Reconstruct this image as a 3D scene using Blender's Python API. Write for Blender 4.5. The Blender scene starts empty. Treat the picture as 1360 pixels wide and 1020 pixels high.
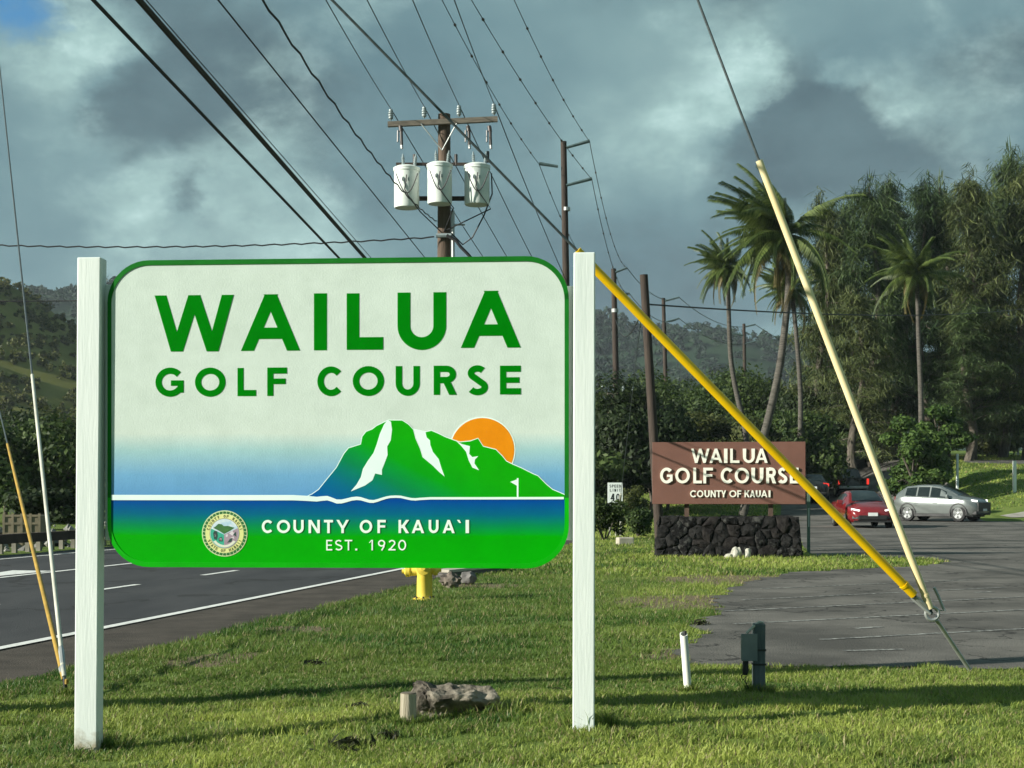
import bpy, bmesh, math, random
import numpy as np
from mathutils import Vector, Matrix, noise as mnoise
R = math.radians
F = 1886.0; CX = 680.0; HY = 652.0; H = 1.44          # focal length in photo pixels, principal column, horizon row, eye height

# ------------------------------------------------------------------ camera, sky, sun, exposure
sc = bpy.context.scene
C = sc.collection
cam = bpy.data.cameras.new('camera'); cam_o = bpy.data.objects.new('camera', cam); C.objects.link(cam_o)
cam_o.location = (0, 0, H); cam_o.rotation_euler = (R(90), 0, 0)
cam.sensor_fit = 'HORIZONTAL'; cam.sensor_width = 36; cam.lens = F / 1360 * 36
cam.shift_y = (HY - 510) / 1360; cam.clip_start = 0.1; cam.clip_end = 8000
sc.camera = cam_o
sc.cycles.max_bounces = 6; sc.cycles.diffuse_bounces = 3; sc.cycles.volume_bounces = 0
SUN_AZ, SUN_EL = R(20), R(22)                            # light travels towards +x, a little away from the camera
ldir = Vector((math.cos(SUN_AZ) * math.cos(SUN_EL), math.sin(SUN_AZ) * math.cos(SUN_EL), -math.sin(SUN_EL)))
sun = bpy.data.lights.new('sun', 'SUN'); sun_o = bpy.data.objects.new('sun', sun); C.objects.link(sun_o)
sun.energy = 5.0; sun.angle = R(0.5); sun.color = (1.0, 0.97, 0.87)
sun_o.rotation_euler = ldir.to_track_quat('-Z', 'Y').to_euler(); sun_o.location = (-40, -20, 40)
sc.view_settings.view_transform = 'Standard'; sc.view_settings.look = 'None'
sc.view_settings.exposure = 0.8; sc.view_settings.gamma = 1.0; sc.view_settings.use_curve_mapping = False

W = bpy.data.worlds.new('World'); sc.world = W; W.use_nodes = True
W.cycles.sampling_method = 'MANUAL'; W.cycles.sample_map_resolution = 512
def build_world():
    nt = W.node_tree; N = nt.nodes; L = nt.links; N.clear()
    out = N.new('ShaderNodeOutputWorld'); bg = N.new('ShaderNodeBackground'); bg.inputs['Strength'].default_value = 0.1
    L.new(bg.outputs[0], out.inputs[0])
    sky = N.new('ShaderNodeTexSky'); sky.sky_type = 'NISHITA'; sky.sun_disc = False
    sky.sun_elevation = SUN_EL
    s = -ldir; sky.sun_rotation = math.atan2(s.x, s.y); sky.ozone_density = 2.0; sky.dust_density = 0.5
    tc = N.new('ShaderNodeTexCoord')
    def vm(op, a, b):
        n = N.new('ShaderNodeVectorMath'); n.operation = op
        for i, v in enumerate((a, b)):
            if hasattr(v, 'links'): L.new(v, n.inputs[i])
            else: n.inputs[i].default_value = v
        return n
    def mt(op, a, b=0.0, clamp=False):
        n = N.new('ShaderNodeMath'); n.operation = op; n.use_clamp = clamp
        for i, v in enumerate((a, b)):
            if hasattr(v, 'links'): L.new(v, n.inputs[i])
            else: n.inputs[i].default_value = v
        return n.outputs[0]
    def nz(v, scale, detail=8, rough=.55, off=(0, 0, 0), dist=0.0):
        n = N.new('ShaderNodeTexNoise'); n.inputs['Scale'].default_value = scale; n.inputs['Detail'].default_value = detail; n.inputs['Roughness'].default_value = rough; n.inputs['Distortion'].default_value = dist
        L.new(vm('ADD', v, off).outputs[0], n.inputs['Vector']); return n.outputs[0]
    def step(x, a, b):
        n = N.new('ShaderNodeMapRange'); n.interpolation_type = 'SMOOTHSTEP'; n.inputs['From Min'].default_value = a; n.inputs['From Max'].default_value = b; L.new(x, n.inputs[0]); return n.outputs[0]
    def ramp(x, stops):
        r = N.new('ShaderNodeValToRGB'); L.new(x, r.inputs[0]); E = r.color_ramp.elements
        E[0].position, E[0].color = stops[0][0], (*stops[0][1], 1); E[1].position, E[1].color = stops[-1][0], (*stops[-1][1], 1)
        for p_, c in stops[1:-1]: e = E.new(p_); e.color = (*c, 1)
        return r.outputs[0]
    def mix(f, a, b):
        m = N.new('ShaderNodeMix'); m.data_type = 'RGBA'; L.new(f, m.inputs[0]); L.new(a, m.inputs[6]); L.new(b, m.inputs[7]); return m.outputs[2]
    d = tc.outputs['Generated']
    st = vm('MULTIPLY', d, (1.0, 1.0, 1.55)).outputs[0]
    def masses(x, rows, dd=None):                                  # cloud masses in view: photo column, row, radius in px, weight
        for (px, py, rad, a) in rows:
            c = Vector(((px - CX) / F, 1, (HY - py) / F)).normalized()
            e = mt('POWER', mt('DIVIDE', vm('DISTANCE', dd or d, tuple(c)).outputs['Value'], rad / F), 2.0)
            x = mt('ADD', x, mt('MULTIPLY', mt('POWER', 2.718, mt('MULTIPLY', e, -1.0)), a))
        return x
    w0 = N.new('ShaderNodeTexNoise'); w0.inputs['Scale'].default_value = 13; w0.inputs['Detail'].default_value = 7; w0.inputs['Roughness'].default_value = .62; L.new(st, w0.inputs['Vector'])
    wv = vm('SCALE', vm('SUBTRACT', w0.outputs['Color'], (.5, .5, .5)).outputs[0], (0, 0, 0)); wv.inputs['Scale'].default_value = .085
    dw = vm('ADD', d, wv.outputs[0]).outputs[0]           # ragged edges for the cloud masses
    # soft blue-grey deck
    deck = masses(nz(st, 4.2, 5, .5), [(870, 330, 170, -.10), (620, 300, 140, -.06), (1250, 250, 150, .02), (300, 290, 190, .12), (60, 300, 120, .04), (900, 130, 150, .12), (560, 40, 170, -.02)], dw)
    col = ramp(deck, [(.28, (0.082, 0.158, 0.189)), (.46, (0.118, 0.212, 0.239)), (.60, (0.168, 0.280, 0.296)), (.76, (0.244, 0.370, 0.369))])
    # dark undersides
    dk = masses(nz(st, 6.5, 9, .56, (5, 2, 1), .2), [(175, 150, 100, .24), (320, 130, 100, .17), (262, 258, 40, .34), (440, 60, 120, .10), (640, 60, 110, .10), (1095, 155, 85, .38), (1010, 45, 90, .16), (1190, 250, 110, .16), (960, 235, 80, .16), (1340, 100, 70, .14), (860, 40, 80, .1), (250, 250, 70, -.10), (900, 140, 90, -.25), (105, 75, 60, -.4), (1120, 88, 40, -.3)], dw)
    col = mix(mt('MULTIPLY', step(dk, .50, .74), .90), col, ramp(nz(st, 15, 8, .6, (2, 7, 3)), [(.3, (0.052, 0.094, 0.116)), (.7, (0.094, 0.160, 0.183))]))
    # sunlit puffs and rims
    br = masses(nz(st, 8.0, 11, .58, (1, 4, 8), .2), [(105, 72, 66, .46), (220, 240, 100, .22), (340, 265, 100, .20), (430, 300, 70, .14), (120, 270, 80, .08), (905, 125, 100, .26), (985, 90, 50, .22), (1115, 95, 50, .26), (1180, 150, 40, .16), (1290, 170, 70, .14), (1240, 60, 60, .08), (175, 160, 70, -.2), (262, 257, 42, -.4), (1090, 165, 60, -.4), (620, 250, 150, -.10), (620, 60, 120, -.08)], dw)
    lit = ramp(nz(st, 19, 9, .62, (9, 1, 4)), [(.30, (0.214, 0.335, 0.335)), (.52, (0.328, 0.490, 0.473)), (.72, (0.521, 0.720, 0.692))])
    col = mix(mt('MULTIPLY', step(br, .52, .86), .92), col, lit)
    up = vm('SCALE', col, (0, 0, 0)); up.inputs['Scale'].default_value = SKY
    g = masses(mt('SUBTRACT', nz(st, 3.1, 9, .6, (3.7, 1.2, .4)), .70), [(5, -25, 80, .30), (1375, 20, 80, .14)], dw)
    L.new(mix(mt('MULTIPLY', g, 6.0, True), up.outputs[0], vm('MULTIPLY', sky.outputs[0], (.30, .68, .85)).outputs[0]), bg.inputs['Color'])
SKY = 7.4
build_world()

# ------------------------------------------------------------------ helpers
def P(px, py, Y): return Vector(((px - CX) / F * Y, Y, H + (HY - py) / F * Y))
def G(px, py, z=0.0):
    Y = F * (H - z) / (py - HY); return Vector(((px - CX) / F * Y, Y, z))
def ss(a, b, t):
    t = np.clip((np.asarray(t, float) - a) / (b - a), 0, 1); return t * t * (3 - 2 * t)
def gz(x, y):
    x = np.asarray(x, float); y = np.asarray(y, float)
    z = 0.15 * ss(-2.3, 0.5, x) * (1 - ss(8.3, 11.0, y)) * ss(-2, 3, y)
    z = z + 0.043 * np.clip(y - 68, 0, 80) * ss(2, 12, x)
    z = z + 2.2 * ss(20.5, 28, x) * ss(66, 86, y)
    return z
def gzf(x, y): return float(gz(x, y))
MATS = {}
def mat(name, c1, c2=None, rough=0.6, scale=8.0, bump=0.0, bscale=None, metal=0.0, stretch=(1, 1, 1), spec=0.5, coord='Object', emit=None, trans=0.0, coat=0.0, lo=0.35, hi=0.65, detail=5, island=False):
    if name in MATS: return MATS[name]
    m = bpy.data.materials.new(name); m.use_nodes = True; nt = m.node_tree; N = nt.nodes; L = nt.links
    b = N['Principled BSDF']; b.inputs['Roughness'].default_value = rough; b.inputs['Metallic'].default_value = metal
    b.inputs['Specular IOR Level'].default_value = spec; b.inputs['Coat Weight'].default_value = coat
    b.inputs['Base Color'].default_value = (*c1, 1)
    if trans: b.inputs['Transmission Weight'].default_value = trans
    tc = N.new('ShaderNodeTexCoord'); mp = N.new('ShaderNodeMapping'); mp.inputs['Scale'].default_value = stretch
    L.new(tc.outputs[coord], mp.inputs[0])
    if c2 is not None:
        nz = N.new('ShaderNodeTexNoise'); nz.inputs['Scale'].default_value = scale; nz.inputs['Detail'].default_value = detail; nz.inputs['Roughness'].default_value = 0.6
        L.new(mp.outputs[0], nz.inputs['Vector'])
        r = N.new('ShaderNodeValToRGB'); r.color_ramp.elements[0].position = lo; r.color_ramp.elements[1].position = hi
        r.color_ramp.elements[0].color = (*c1, 1); r.color_ramp.elements[1].color = (*c2, 1)
        if island:
            g = N.new('ShaderNodeNewGeometry'); mm = N.new('ShaderNodeMath'); mm.operation = 'ADD'
            k = N.new('ShaderNodeMath'); k.operation = 'MULTIPLY_ADD'; k.inputs[1].default_value = 0.5; k.inputs[2].default_value = -0.25
            L.new(g.outputs['Random Per Island'], k.inputs[0]); L.new(k.outputs[0], mm.inputs[0]); L.new(nz.outputs[0], mm.inputs[1])
            L.new(mm.outputs[0], r.inputs[0])
        else: L.new(nz.outputs[0], r.inputs[0])
        L.new(r.outputs[0], b.inputs['Base Color'])
    if bump:
        n2 = N.new('ShaderNodeTexNoise'); n2.inputs['Scale'].default_value = bscale or scale * 3; n2.inputs['Detail'].default_value = 6
        L.new(mp.outputs[0], n2.inputs['Vector'])
        bp = N.new('ShaderNodeBump'); bp.inputs['Strength'].default_value = bump; bp.inputs['Distance'].default_value = 0.02
        L.new(n2.outputs[0], bp.inputs['Height']); L.new(bp.outputs[0], b.inputs['Normal'])
    if emit:
        b.inputs['Emission Color'].default_value = (*emit[0], 1); b.inputs['Emission Strength'].default_value = emit[1]
    MATS[name] = m; return m
def leafmat(name, c1, c2, scale=0.35, tl=0.35, rough=0.6):
    if name in MATS: return MATS[name]
    m = mat(name, c1, c2, rough=rough, scale=scale, island=True, lo=0.2, hi=0.8, spec=0.25)
    nt = m.node_tree; N = nt.nodes; L = nt.links; b = N['Principled BSDF']; out = N['Material Output']
    t = N.new('ShaderNodeBsdfTranslucent'); ms = N.new('ShaderNodeMixShader'); ms.inputs[0].default_value = tl
    src = b.inputs['Base Color'].links[0].from_socket
    L.new(src, t.inputs['Color']); L.new(b.outputs[0], ms.inputs[1]); L.new(t.outputs[0], ms.inputs[2]); L.new(ms.outputs[0], out.inputs[0])
    return m
def npmesh(name, V, faces, m, smooth=False):
    """V (n,3) array, faces: list of tuples or (k,c) int array"""
    me = bpy.data.meshes.new(name); V = np.asarray(V, np.float32)
    if isinstance(faces, np.ndarray):
        k, c = faces.shape
        me.vertices.add(len(V)); me.vertices.foreach_set('co', V.ravel())
        me.loops.add(k * c); me.loops.foreach_set('vertex_index', faces.astype(np.int32).ravel())
        me.polygons.add(k); me.polygons.foreach_set('loop_start', np.arange(0, k * c, c, dtype=np.int32))
        me.update(calc_edges=True)
    else:
        me.from_pydata([tuple(map(float, v)) for v in V], [], faces)
    if m: me.materials.append(m)
    if smooth: me.polygons.foreach_set('use_smooth', [True] * len(me.polygons))
    me.update(); return me
def obj(name, me, parent=None, loc=(0, 0, 0), rot=(0, 0, 0), scale=(1, 1, 1)):
    o = bpy.data.objects.new(name, me); C.objects.link(o); o.parent = parent
    o.location = loc; o.rotation_euler = rot; o.scale = scale; return o
def tag(o, label=None, cat=None, group=None, kind=None):
    if label: o['label'] = label
    if cat: o['category'] = cat
    if group: o['group'] = group
    if kind: o['kind'] = kind
    return o
def thing(name, label, cat, loc=(0, 0, 0), rz=0.0, group=None):
    o = obj(name, None, None, loc, (0, 0, rz)); o.empty_display_size = 0.2; return tag(o, label, cat, group)
def kids(o): return [c for c in C.objects if c.parent == o]
class MB:
    """collects shapes into one mesh"""
    def __init__(s): s.v = []; s.f = []
    def add(s, v, f):
        k = len(s.v); s.v += [tuple(p) for p in v]; s.f += [tuple(i + k for i in q) for q in f]; return s
    def box(s, a, b, M=None):
        (x0, y0, z0), (x1, y1, z1) = a, b
        v = [Vector(p) for p in ((x0, y0, z0), (x1, y0, z0), (x1, y1, z0), (x0, y1, z0), (x0, y0, z1), (x1, y0, z1), (x1, y1, z1), (x0, y1, z1))]
        if M: v = [M @ p for p in v]
        return s.add(v, [(3, 2, 1, 0), (4, 5, 6, 7), (0, 1, 5, 4), (1, 2, 6, 5), (2, 3, 7, 6), (3, 0, 4, 7)])
    def tube(s, pts, rad, n=8, caps=True):
        pts = [Vector(p) for p in pts]; v = []; f = []
        if not hasattr(rad, '__len__'): rad = [rad] * len(pts)
        prev = None
        for i, p in enumerate(pts):
            t = (pts[min(i + 1, len(pts) - 1)] - pts[max(i - 1, 0)]).normalized()
            if prev is None:
                a = Vector((0, 0, 1)) if abs(t.z) < 0.9 else Vector((1, 0, 0)); prev = t.cross(a).normalized()
            prev = (prev - t * prev.dot(t)).normalized(); q = t.cross(prev)
            for k in range(n):
                an = 2 * math.pi * k / n; v.append(p + (prev * math.cos(an) + q * math.sin(an)) * rad[i])
        for i in range(len(pts) - 1):
            for k in range(n): f.append((i * n + k, i * n + (k + 1) % n, (i + 1) * n + (k + 1) % n, (i + 1) * n + k))
        if caps: f.append(tuple(range(n - 1, -1, -1))); f.append(tuple(range((len(pts) - 1) * n, len(pts) * n)))
        return s.add(v, f)
    def lathe(s, prof, n=20, M=None, c=(0, 0, 0)):
        v = []; f = []; c = Vector(c)
        for r_, z in prof:
            for k in range(n):
                an = 2 * math.pi * k / n; p = Vector((r_ * math.cos(an), r_ * math.sin(an), z)); p = (M @ p) if M else p; v.append(p + c)
        for i in range(len(prof) - 1):
            for k in range(n): f.append((i * n + k, i * n + (k + 1) % n, (i + 1) * n + (k + 1) % n, (i + 1) * n + k))
        f.append(tuple(range(n - 1, -1, -1))); f.append(tuple(range((len(prof) - 1) * n, len(prof) * n)))
        return s.add(v, f)
    def prism(s, poly, d0, d1, plane='xz'):
        """polygon (list of 2-D points) pushed out of the x-z plane from depth d0 (back) to d1 (front, towards -y)"""
        n = len(poly)
        ar = sum(poly[i][0] * poly[(i + 1) % n][1] - poly[(i + 1) % n][0] * poly[i][1] for i in range(n))
        if ar < 0: poly = poly[::-1]
        v = [(p[0], -d0, p[1]) for p in poly] + [(p[0], -d1, p[1]) for p in poly]
        f = [tuple(range(n, 2 * n)), tuple(range(n - 1, -1, -1))] + [(i, (i + 1) % n, n + (i + 1) % n, n + i) for i in range(n)]
        return s.add(v, f)
    def strip(s, A, B, d0, d1, closed=False):
        """flat ribbon between the 2-D lines A and B, pushed out from d0 to d1"""
        n = len(A); v = []
        for a, b in zip(A, B): v += [(a[0], -d1, a[1]), (b[0], -d1, b[1]), (a[0], -d0, a[1]), (b[0], -d0, b[1])]
        f = []
        for i in range(n if closed else n - 1):
            a = 4 * i; b = 4 * ((i + 1) % n)
            f += [(a, a + 1, b + 1, b), (a + 2, b + 2, b + 3, a + 3), (a, b, b + 2, a + 2), (a + 1, a + 3, b + 3, b + 1)]
        if not closed: f += [(0, 2, 3, 1), (4 * n - 4, 4 * n - 3, 4 * n - 1, 4 * n - 2)]
        return s.add(v, f)
    def mesh(s, name, m, smooth=False, fix=True, sharp=None):
        me = bpy.data.meshes.new(name); me.from_pydata(s.v, [], s.f)
        if fix:
            bm = bmesh.new(); bm.from_mesh(me); bmesh.ops.recalc_face_normals(bm, faces=bm.faces); bm.to_mesh(me); bm.free()
        if m: me.materials.append(m)
        if smooth or sharp:
            me.polygons.foreach_set('use_smooth', [True] * len(me.polygons))
            me.set_sharp_from_angle(angle=R(sharp or 40))
        me.update(); return me
    def build(s, name, m, parent=None, loc=(0, 0, 0), rot=(0, 0, 0), smooth=False, sharp=None):
        return obj(name, s.mesh(name, m, smooth, True, sharp), parent, loc, rot)
def bevel(o, w=0.01, seg=2):
    b = o.modifiers.new('bevel', 'BEVEL'); b.width = w; b.segments = seg; b.limit_method = 'ANGLE'; b.angle_limit = R(40); return o
def copy_tree(o, parent=None):
    c = o.copy(); C.objects.link(c); c.parent = parent
    for ch in o.children: copy_tree(ch, c)
    return c
def inside(poly, x, y):
    r = np.zeros(np.shape(x), bool); n = len(poly)
    for i in range(n):
        (x0, y0), (x1, y1) = poly[i][:2], poly[(i + 1) % n][:2]
        if y0 == y1: continue
        c = ((y0 > y) != (y1 > y)) & (x < (x1 - x0) * (y - y0) / (y1 - y0) + x0); r ^= c
    return r
rng = np.random.default_rng(7); random.seed(7)
def vnoise(x, y, s, seed=0):
    """smooth value noise on arrays"""
    x = np.asarray(x) * s + seed * 17.3; y = np.asarray(y) * s - seed * 9.1
    xi = np.floor(x).astype(np.int64); yi = np.floor(y).astype(np.int64); fx = x - xi; fy = y - yi
    fx = fx * fx * (3 - 2 * fx); fy = fy * fy * (3 - 2 * fy)
    def h(a, b): 
        n = (a * 374761393 + b * 668265263 + seed * 1442695) & 0x7fffffff
        n = ((n ^ (n >> 13)) * 1274126177) & 0x7fffffff
        return ((n ^ (n >> 16)) & 0xffff) / 65535.0
    return (h(xi, yi) * (1 - fx) + h(xi + 1, yi) * fx) * (1 - fy) + (h(xi, yi + 1) * (1 - fx) + h(xi + 1, yi + 1) * fx) * fy

# ------------------------------------------------------------------ ground
BARE = [(*G(262, 879)[:2], .5), (*G(395, 836)[:2], .5), (*G(310, 872)[:2], .4), (*G(935, 800)[:2], 1.6), (*G(980, 770)[:2], 1.8), (*G(930, 870)[:2], .7), (*G(1100, 768)[:2], 1.6), (*G(640, 778)[:2], .8), (*G(1180, 884)[:2], .35), (*G(1040, 884)[:2], .4)]
def ground_material():
    m = bpy.data.materials.new('lawn_soil'); m.use_nodes = True; nt = m.node_tree; N = nt.nodes; L = nt.links; b = N['Principled BSDF']
    b.inputs['Roughness'].default_value = 0.95; b.inputs['Specular IOR Level'].default_value = 0.1
    ge = N.new('ShaderNodeNewGeometry')
    def nz(s, d=6):
        n = N.new('ShaderNodeTexNoise'); n.inputs['Scale'].default_value = s; n.inputs['Detail'].default_value = d; n.inputs['Roughness'].default_value = .65
        L.new(ge.outputs['Position'], n.inputs['Vector']); return n.outputs[0]
    def ramp(src, a, b_, p=.35, q=.65):
        r = N.new('ShaderNodeValToRGB'); r.color_ramp.elements[0].position = p; r.color_ramp.elements[1].position = q
        r.color_ramp.elements[0].color = (*a, 1); r.color_ramp.elements[1].color = (*b_, 1); L.new(src, r.inputs[0]); return r.outputs[0]
    def mix(f, a, b_):
        x = N.new('ShaderNodeMix'); x.data_type = 'RGBA'; L.new(f, x.inputs[0]) if hasattr(f, 'links') else setattr(x.inputs[0], 'default_value', f)
        L.new(a, x.inputs[6]); L.new(b_, x.inputs[7]); return x.outputs[2]
    fine = ramp(nz(38, 8), (.060, .11, .024), (.18, .25, .055))
    big = ramp(nz(.42, 4), (.075, .125, .028), (.18, .21, .055), .3, .7)
    col = mix(0.55, fine, big)
    wob = nz(7, 6)
    f = None
    for (x, y, r_) in BARE:
        d = N.new('ShaderNodeVectorMath'); d.operation = 'DISTANCE'; d.inputs[1].default_value = (x, y, 0); L.new(ge.outputs['Position'], d.inputs[0])
        q = N.new('ShaderNodeMath'); q.operation = 'DIVIDE'; q.inputs[1].default_value = r_; L.new(d.outputs['Value'], q.inputs[0])
        q2 = N.new('ShaderNodeMath'); q2.operation = 'SUBTRACT'; q2.inputs[0].default_value = 1.0; L.new(q.outputs[0], q2.inputs[1])
        if f is None: f = q2.outputs[0]
        else:
            mx = N.new('ShaderNodeMath'); mx.operation = 'MAXIMUM'; L.new(f, mx.inputs[0]); L.new(q2.outputs[0], mx.inputs[1]); f = mx.outputs[0]
    a = N.new('ShaderNodeMath'); a.operation = 'ADD'; L.new(f, a.inputs[0]); L.new(wob, a.inputs[1])
    k = N.new('ShaderNodeMath'); k.operation = 'MULTIPLY_ADD'; k.use_clamp = True; k.inputs[1].default_value = 5.0; k.inputs[2].default_value = -3.2
    L.new(a.outputs[0], k.inputs[0])
    col = mix(k.outputs[0], col, ramp(nz(30, 6), (.10, .078, .050), (.25, .205, .13)))
    L.new(col, b.inputs['Base Color'])
    bp = N.new('ShaderNodeBump'); bp.inputs['Strength'].default_value = .8; bp.inputs['Distance'].default_value = .05; L.new(nz(24, 8), bp.inputs['Height']); L.new(bp.outputs[0], b.inputs['Normal'])
    return m
xs = np.concatenate([-np.geomspace(4000, 45, 22), np.arange(-42, -8, 2.0), np.arange(-8, 9, .35), np.arange(9, 46, 1.2), np.geomspace(48, 4000, 22)])
ys = np.concatenate([[-60, -30, -12, -4], np.arange(-2, 13, .35), np.arange(13, 62, 1.5), np.arange(62, 152, 1.5), np.geomspace(156, 6000, 26)])
XX, YY = np.meshgrid(xs, ys); nx, ny = len(xs), len(ys)
Vg = np.stack([XX.ravel(), YY.ravel(), gz(XX, YY).ravel()], 1)
idx = np.arange(nx * ny).reshape(ny, nx)
Fg = np.stack([idx[:-1, :-1].ravel(), idx[:-1, 1:].ravel(), idx[1:, 1:].ravel(), idx[1:, :-1].ravel()], 1)
tag(obj('ground', npmesh('ground', Vg, Fg, ground_material(), True)), 'uneven grassy ground of the verge and golf course', kind='structure')

def add_cracks(m, scale):
    nt = m.node_tree; N = nt.nodes; L = nt.links; b = N['Principled BSDF']; src = b.inputs['Base Color'].links[0].from_socket
    ge = N.new('ShaderNodeNewGeometry'); nn = N.new('ShaderNodeTexNoise'); nn.inputs['Scale'].default_value = 2.5; nn.inputs['Detail'].default_value = 6; L.new(ge.outputs['Position'], nn.inputs['Vector'])
    ad = N.new('ShaderNodeVectorMath'); ad.operation = 'ADD'; L.new(ge.outputs['Position'], ad.inputs[0]); L.new(nn.outputs['Color'], ad.inputs[1])
    vo = N.new('ShaderNodeTexVoronoi'); vo.feature = 'DISTANCE_TO_EDGE'; vo.inputs['Scale'].default_value = scale; L.new(ad.outputs[0], vo.inputs['Vector'])
    n2 = N.new('ShaderNodeTexNoise'); n2.inputs['Scale'].default_value = .5; L.new(ge.outputs['Position'], n2.inputs['Vector'])
    a = N.new('ShaderNodeMath'); a.operation = 'LESS_THAN'; a.inputs[1].default_value = .022; L.new(vo.outputs['Distance'], a.inputs[0])
    g = N.new('ShaderNodeMath'); g.operation = 'GREATER_THAN'; g.inputs[1].default_value = .5; L.new(n2.outputs[0], g.inputs[0])
    k = N.new('ShaderNodeMath'); k.operation = 'MULTIPLY'; L.new(a.outputs[0], k.inputs[0]); L.new(g.outputs[0], k.inputs[1])
    k2 = N.new('ShaderNodeMath'); k2.operation = 'MULTIPLY'; k2.inputs[1].default_value = .7; L.new(k.outputs[0], k2.inputs[0])
    mx = N.new('ShaderNodeMix'); mx.data_type = 'RGBA'; L.new(k2.outputs[0], mx.inputs[0]); L.new(src, mx.inputs[6]); mx.inputs[7].default_value = (.014, .013, .012, 1); L.new(mx.outputs[2], b.inputs['Base Color'])
# highway: right edge line and offsets to its left
asphalt = mat('asphalt', (.030, .031, .034), (.050, .050, .052), rough=.85, scale=1.3, bump=.35, bscale=90, detail=8, coord='Object', stretch=(1, .25, 1), spec=.3)
shoulder = mat('shoulder_asphalt', (.050, .043, .036), (.085, .072, .060), rough=.95, scale=2.2, bump=.5, bscale=70, detail=8, spec=.2)
paint = mat('road_paint', (.42, .42, .40), (.72, .72, .68), rough=.7, scale=9, lo=.25, hi=.5, bump=.2)
road_c = []; p = Vector((-4.6, 12.75)); hd = math.atan2(2.57, 12.85)
q = p - Vector((math.sin(hd), math.cos(hd))) * 45
road_c = [(q.copy(), hd)]; s_ = 0; h = hd
while s_ < 330:
    q = q + Vector((math.sin(h), math.cos(h))) * 1.5; s_ += 1.5
    if q.y > 29: h = max(h - .0085, -.35)
    road_c.append((q.copy(), h))
def road_strip(name, o0, o1, z, m, s0=0, s1=1e9, label=None, kind=None, parent=None):
    V = []
    for i, (c, h) in enumerate(road_c):
        if not (s0 <= i * 1.5 <= s1): continue
        n = Vector((-math.cos(h), math.sin(h)))
        for o in (o0, o1): V.append((*(c + n * o), z))
    k = len(V) // 2
    o = obj(name, npmesh(name, np.array(V), [(2 * i, 2 * i + 1, 2 * i + 3, 2 * i + 2) for i in range(k - 1)], m), parent)
    return tag(o, label, kind=kind)
rs = road_strip('road_shoulder', -1.3, .12, .006, shoulder, label='brown asphalt shoulder beside the highway', kind='structure')
rd = road_strip('road', .10, 10.2, .012, asphalt, label='dark asphalt highway with white lane lines', kind='structure')
road_strip('edge_line', .0, .13, .018, paint, parent=rd)
road_strip('lane_line', 5.75, 5.88, .018, paint, parent=rd)
road_strip('lane_line', 6.35, 6.45, .018, paint, 61, 1e9, parent=rd)
road_strip('far_edge_line', 9.2, 9.31, .018, paint, parent=rd)
MBg = MB()                                                # painted arrow where the turn lane starts
def road_pt(s, o):
    i = min(int(s / 1.5), len(road_c) - 2); t = s / 1.5 - i; c, h = road_c[i]; c2, h2 = road_c[i + 1]; c = c.lerp(c2, t)
    return c + Vector((-math.cos(h), math.sin(h))) * o
for i in range(-4, 14):
    V = [(*road_pt(s, o), .018) for s, o in ((52.0 + 3.9 * i, 2.76), (53.5 + 3.9 * i, 2.76), (53.5 + 3.9 * i, 2.88), (52.0 + 3.9 * i, 2.88))]
    obj('lane_dash', npmesh('lane_dash', np.array(V), [(0, 1, 2, 3)], paint), rd)
V = [(*road_pt(s, o), .018) for s, o in ((53.5, 6.2), (56.6, 5.95), (56.6, 6.75))]
obj('turn_arrow', npmesh('turn_arrow', np.array(V), [(0, 1, 2)], paint), rd)

# car park and driveways
lotm = mat('lot_asphalt', (.070, .066, .059), (.150, .140, .124), rough=.92, scale=.55, bump=.6, bscale=60, detail=12, spec=.25, lo=.38, hi=.60)
add_cracks(lotm, 1.1); add_cracks(asphalt, .35)
lot_poly = [G(918, 884), G(1180, 887), G(1500, 890), Vector((40, 12, 0)), Vector((46, 66, 0)), Vector((30, 68, 0)), Vector((14, 68, 0)), G(1046, 694), G(1070, 738),
            G(1130, 739), G(1210, 741), G(1262, 746), G(1235, 751), G(1140, 756), G(1060, 760), G(1010, 770), G(968, 781), G(948, 800), G(955, 812), G(930, 830), G(936, 845), G(908, 862)]
rag = []
for i, a in enumerate(lot_poly):                          # ragged, overgrown edge
    b = lot_poly[(i + 1) % len(lot_poly)]; L_ = (b - a).length; k = max(1, min(60, int(L_ / .22))) if max(a.y, b.y) < 40 else 1
    for j in range(k):
        p = a.lerp(b, j / k); w = .09 if max(a.y, b.y) < 40 else 0
        rag.append((p.x + random.uniform(-w, w) * 1.5, p.y + random.uniform(-w, w) * (p.y / 12), .008))
me = npmesh('parking_lot', rag, [tuple(range(len(rag)))], lotm)
lot = tag(obj('parking_lot', me), 'worn grey asphalt of the parking lot', kind='structure')
stripe = mat('faded_stripe_paint', (.07, .07, .065), (.34, .34, .31), rough=.85, scale=14, lo=.42, hi=.62, detail=8)
for (a, b, w) in [((985, 798), (1335, 781), .07), ((960, 813), (1420, 791), .08), ((975, 830), (1420, 808), .08), ((1090, 851), (1440, 832), .08), ((1010, 783), (1290, 771), .07), ((1135, 836), (1170, 834), .1), ((1296, 788), (1318, 787), .1), ((1120, 866), (1200, 864), .08)]:
    A = G(*a); B = G(*b); n = (B - A).normalized(); n = Vector((-n.y, n.x, 0)) * w / 2
    V = [A - n, B - n, B + n, A + n]
    obj('parking_stripe', npmesh('parking_stripe', [(v.x, v.y, .013) for v in V], [(0, 1, 2, 3)], stripe), lot)
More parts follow.
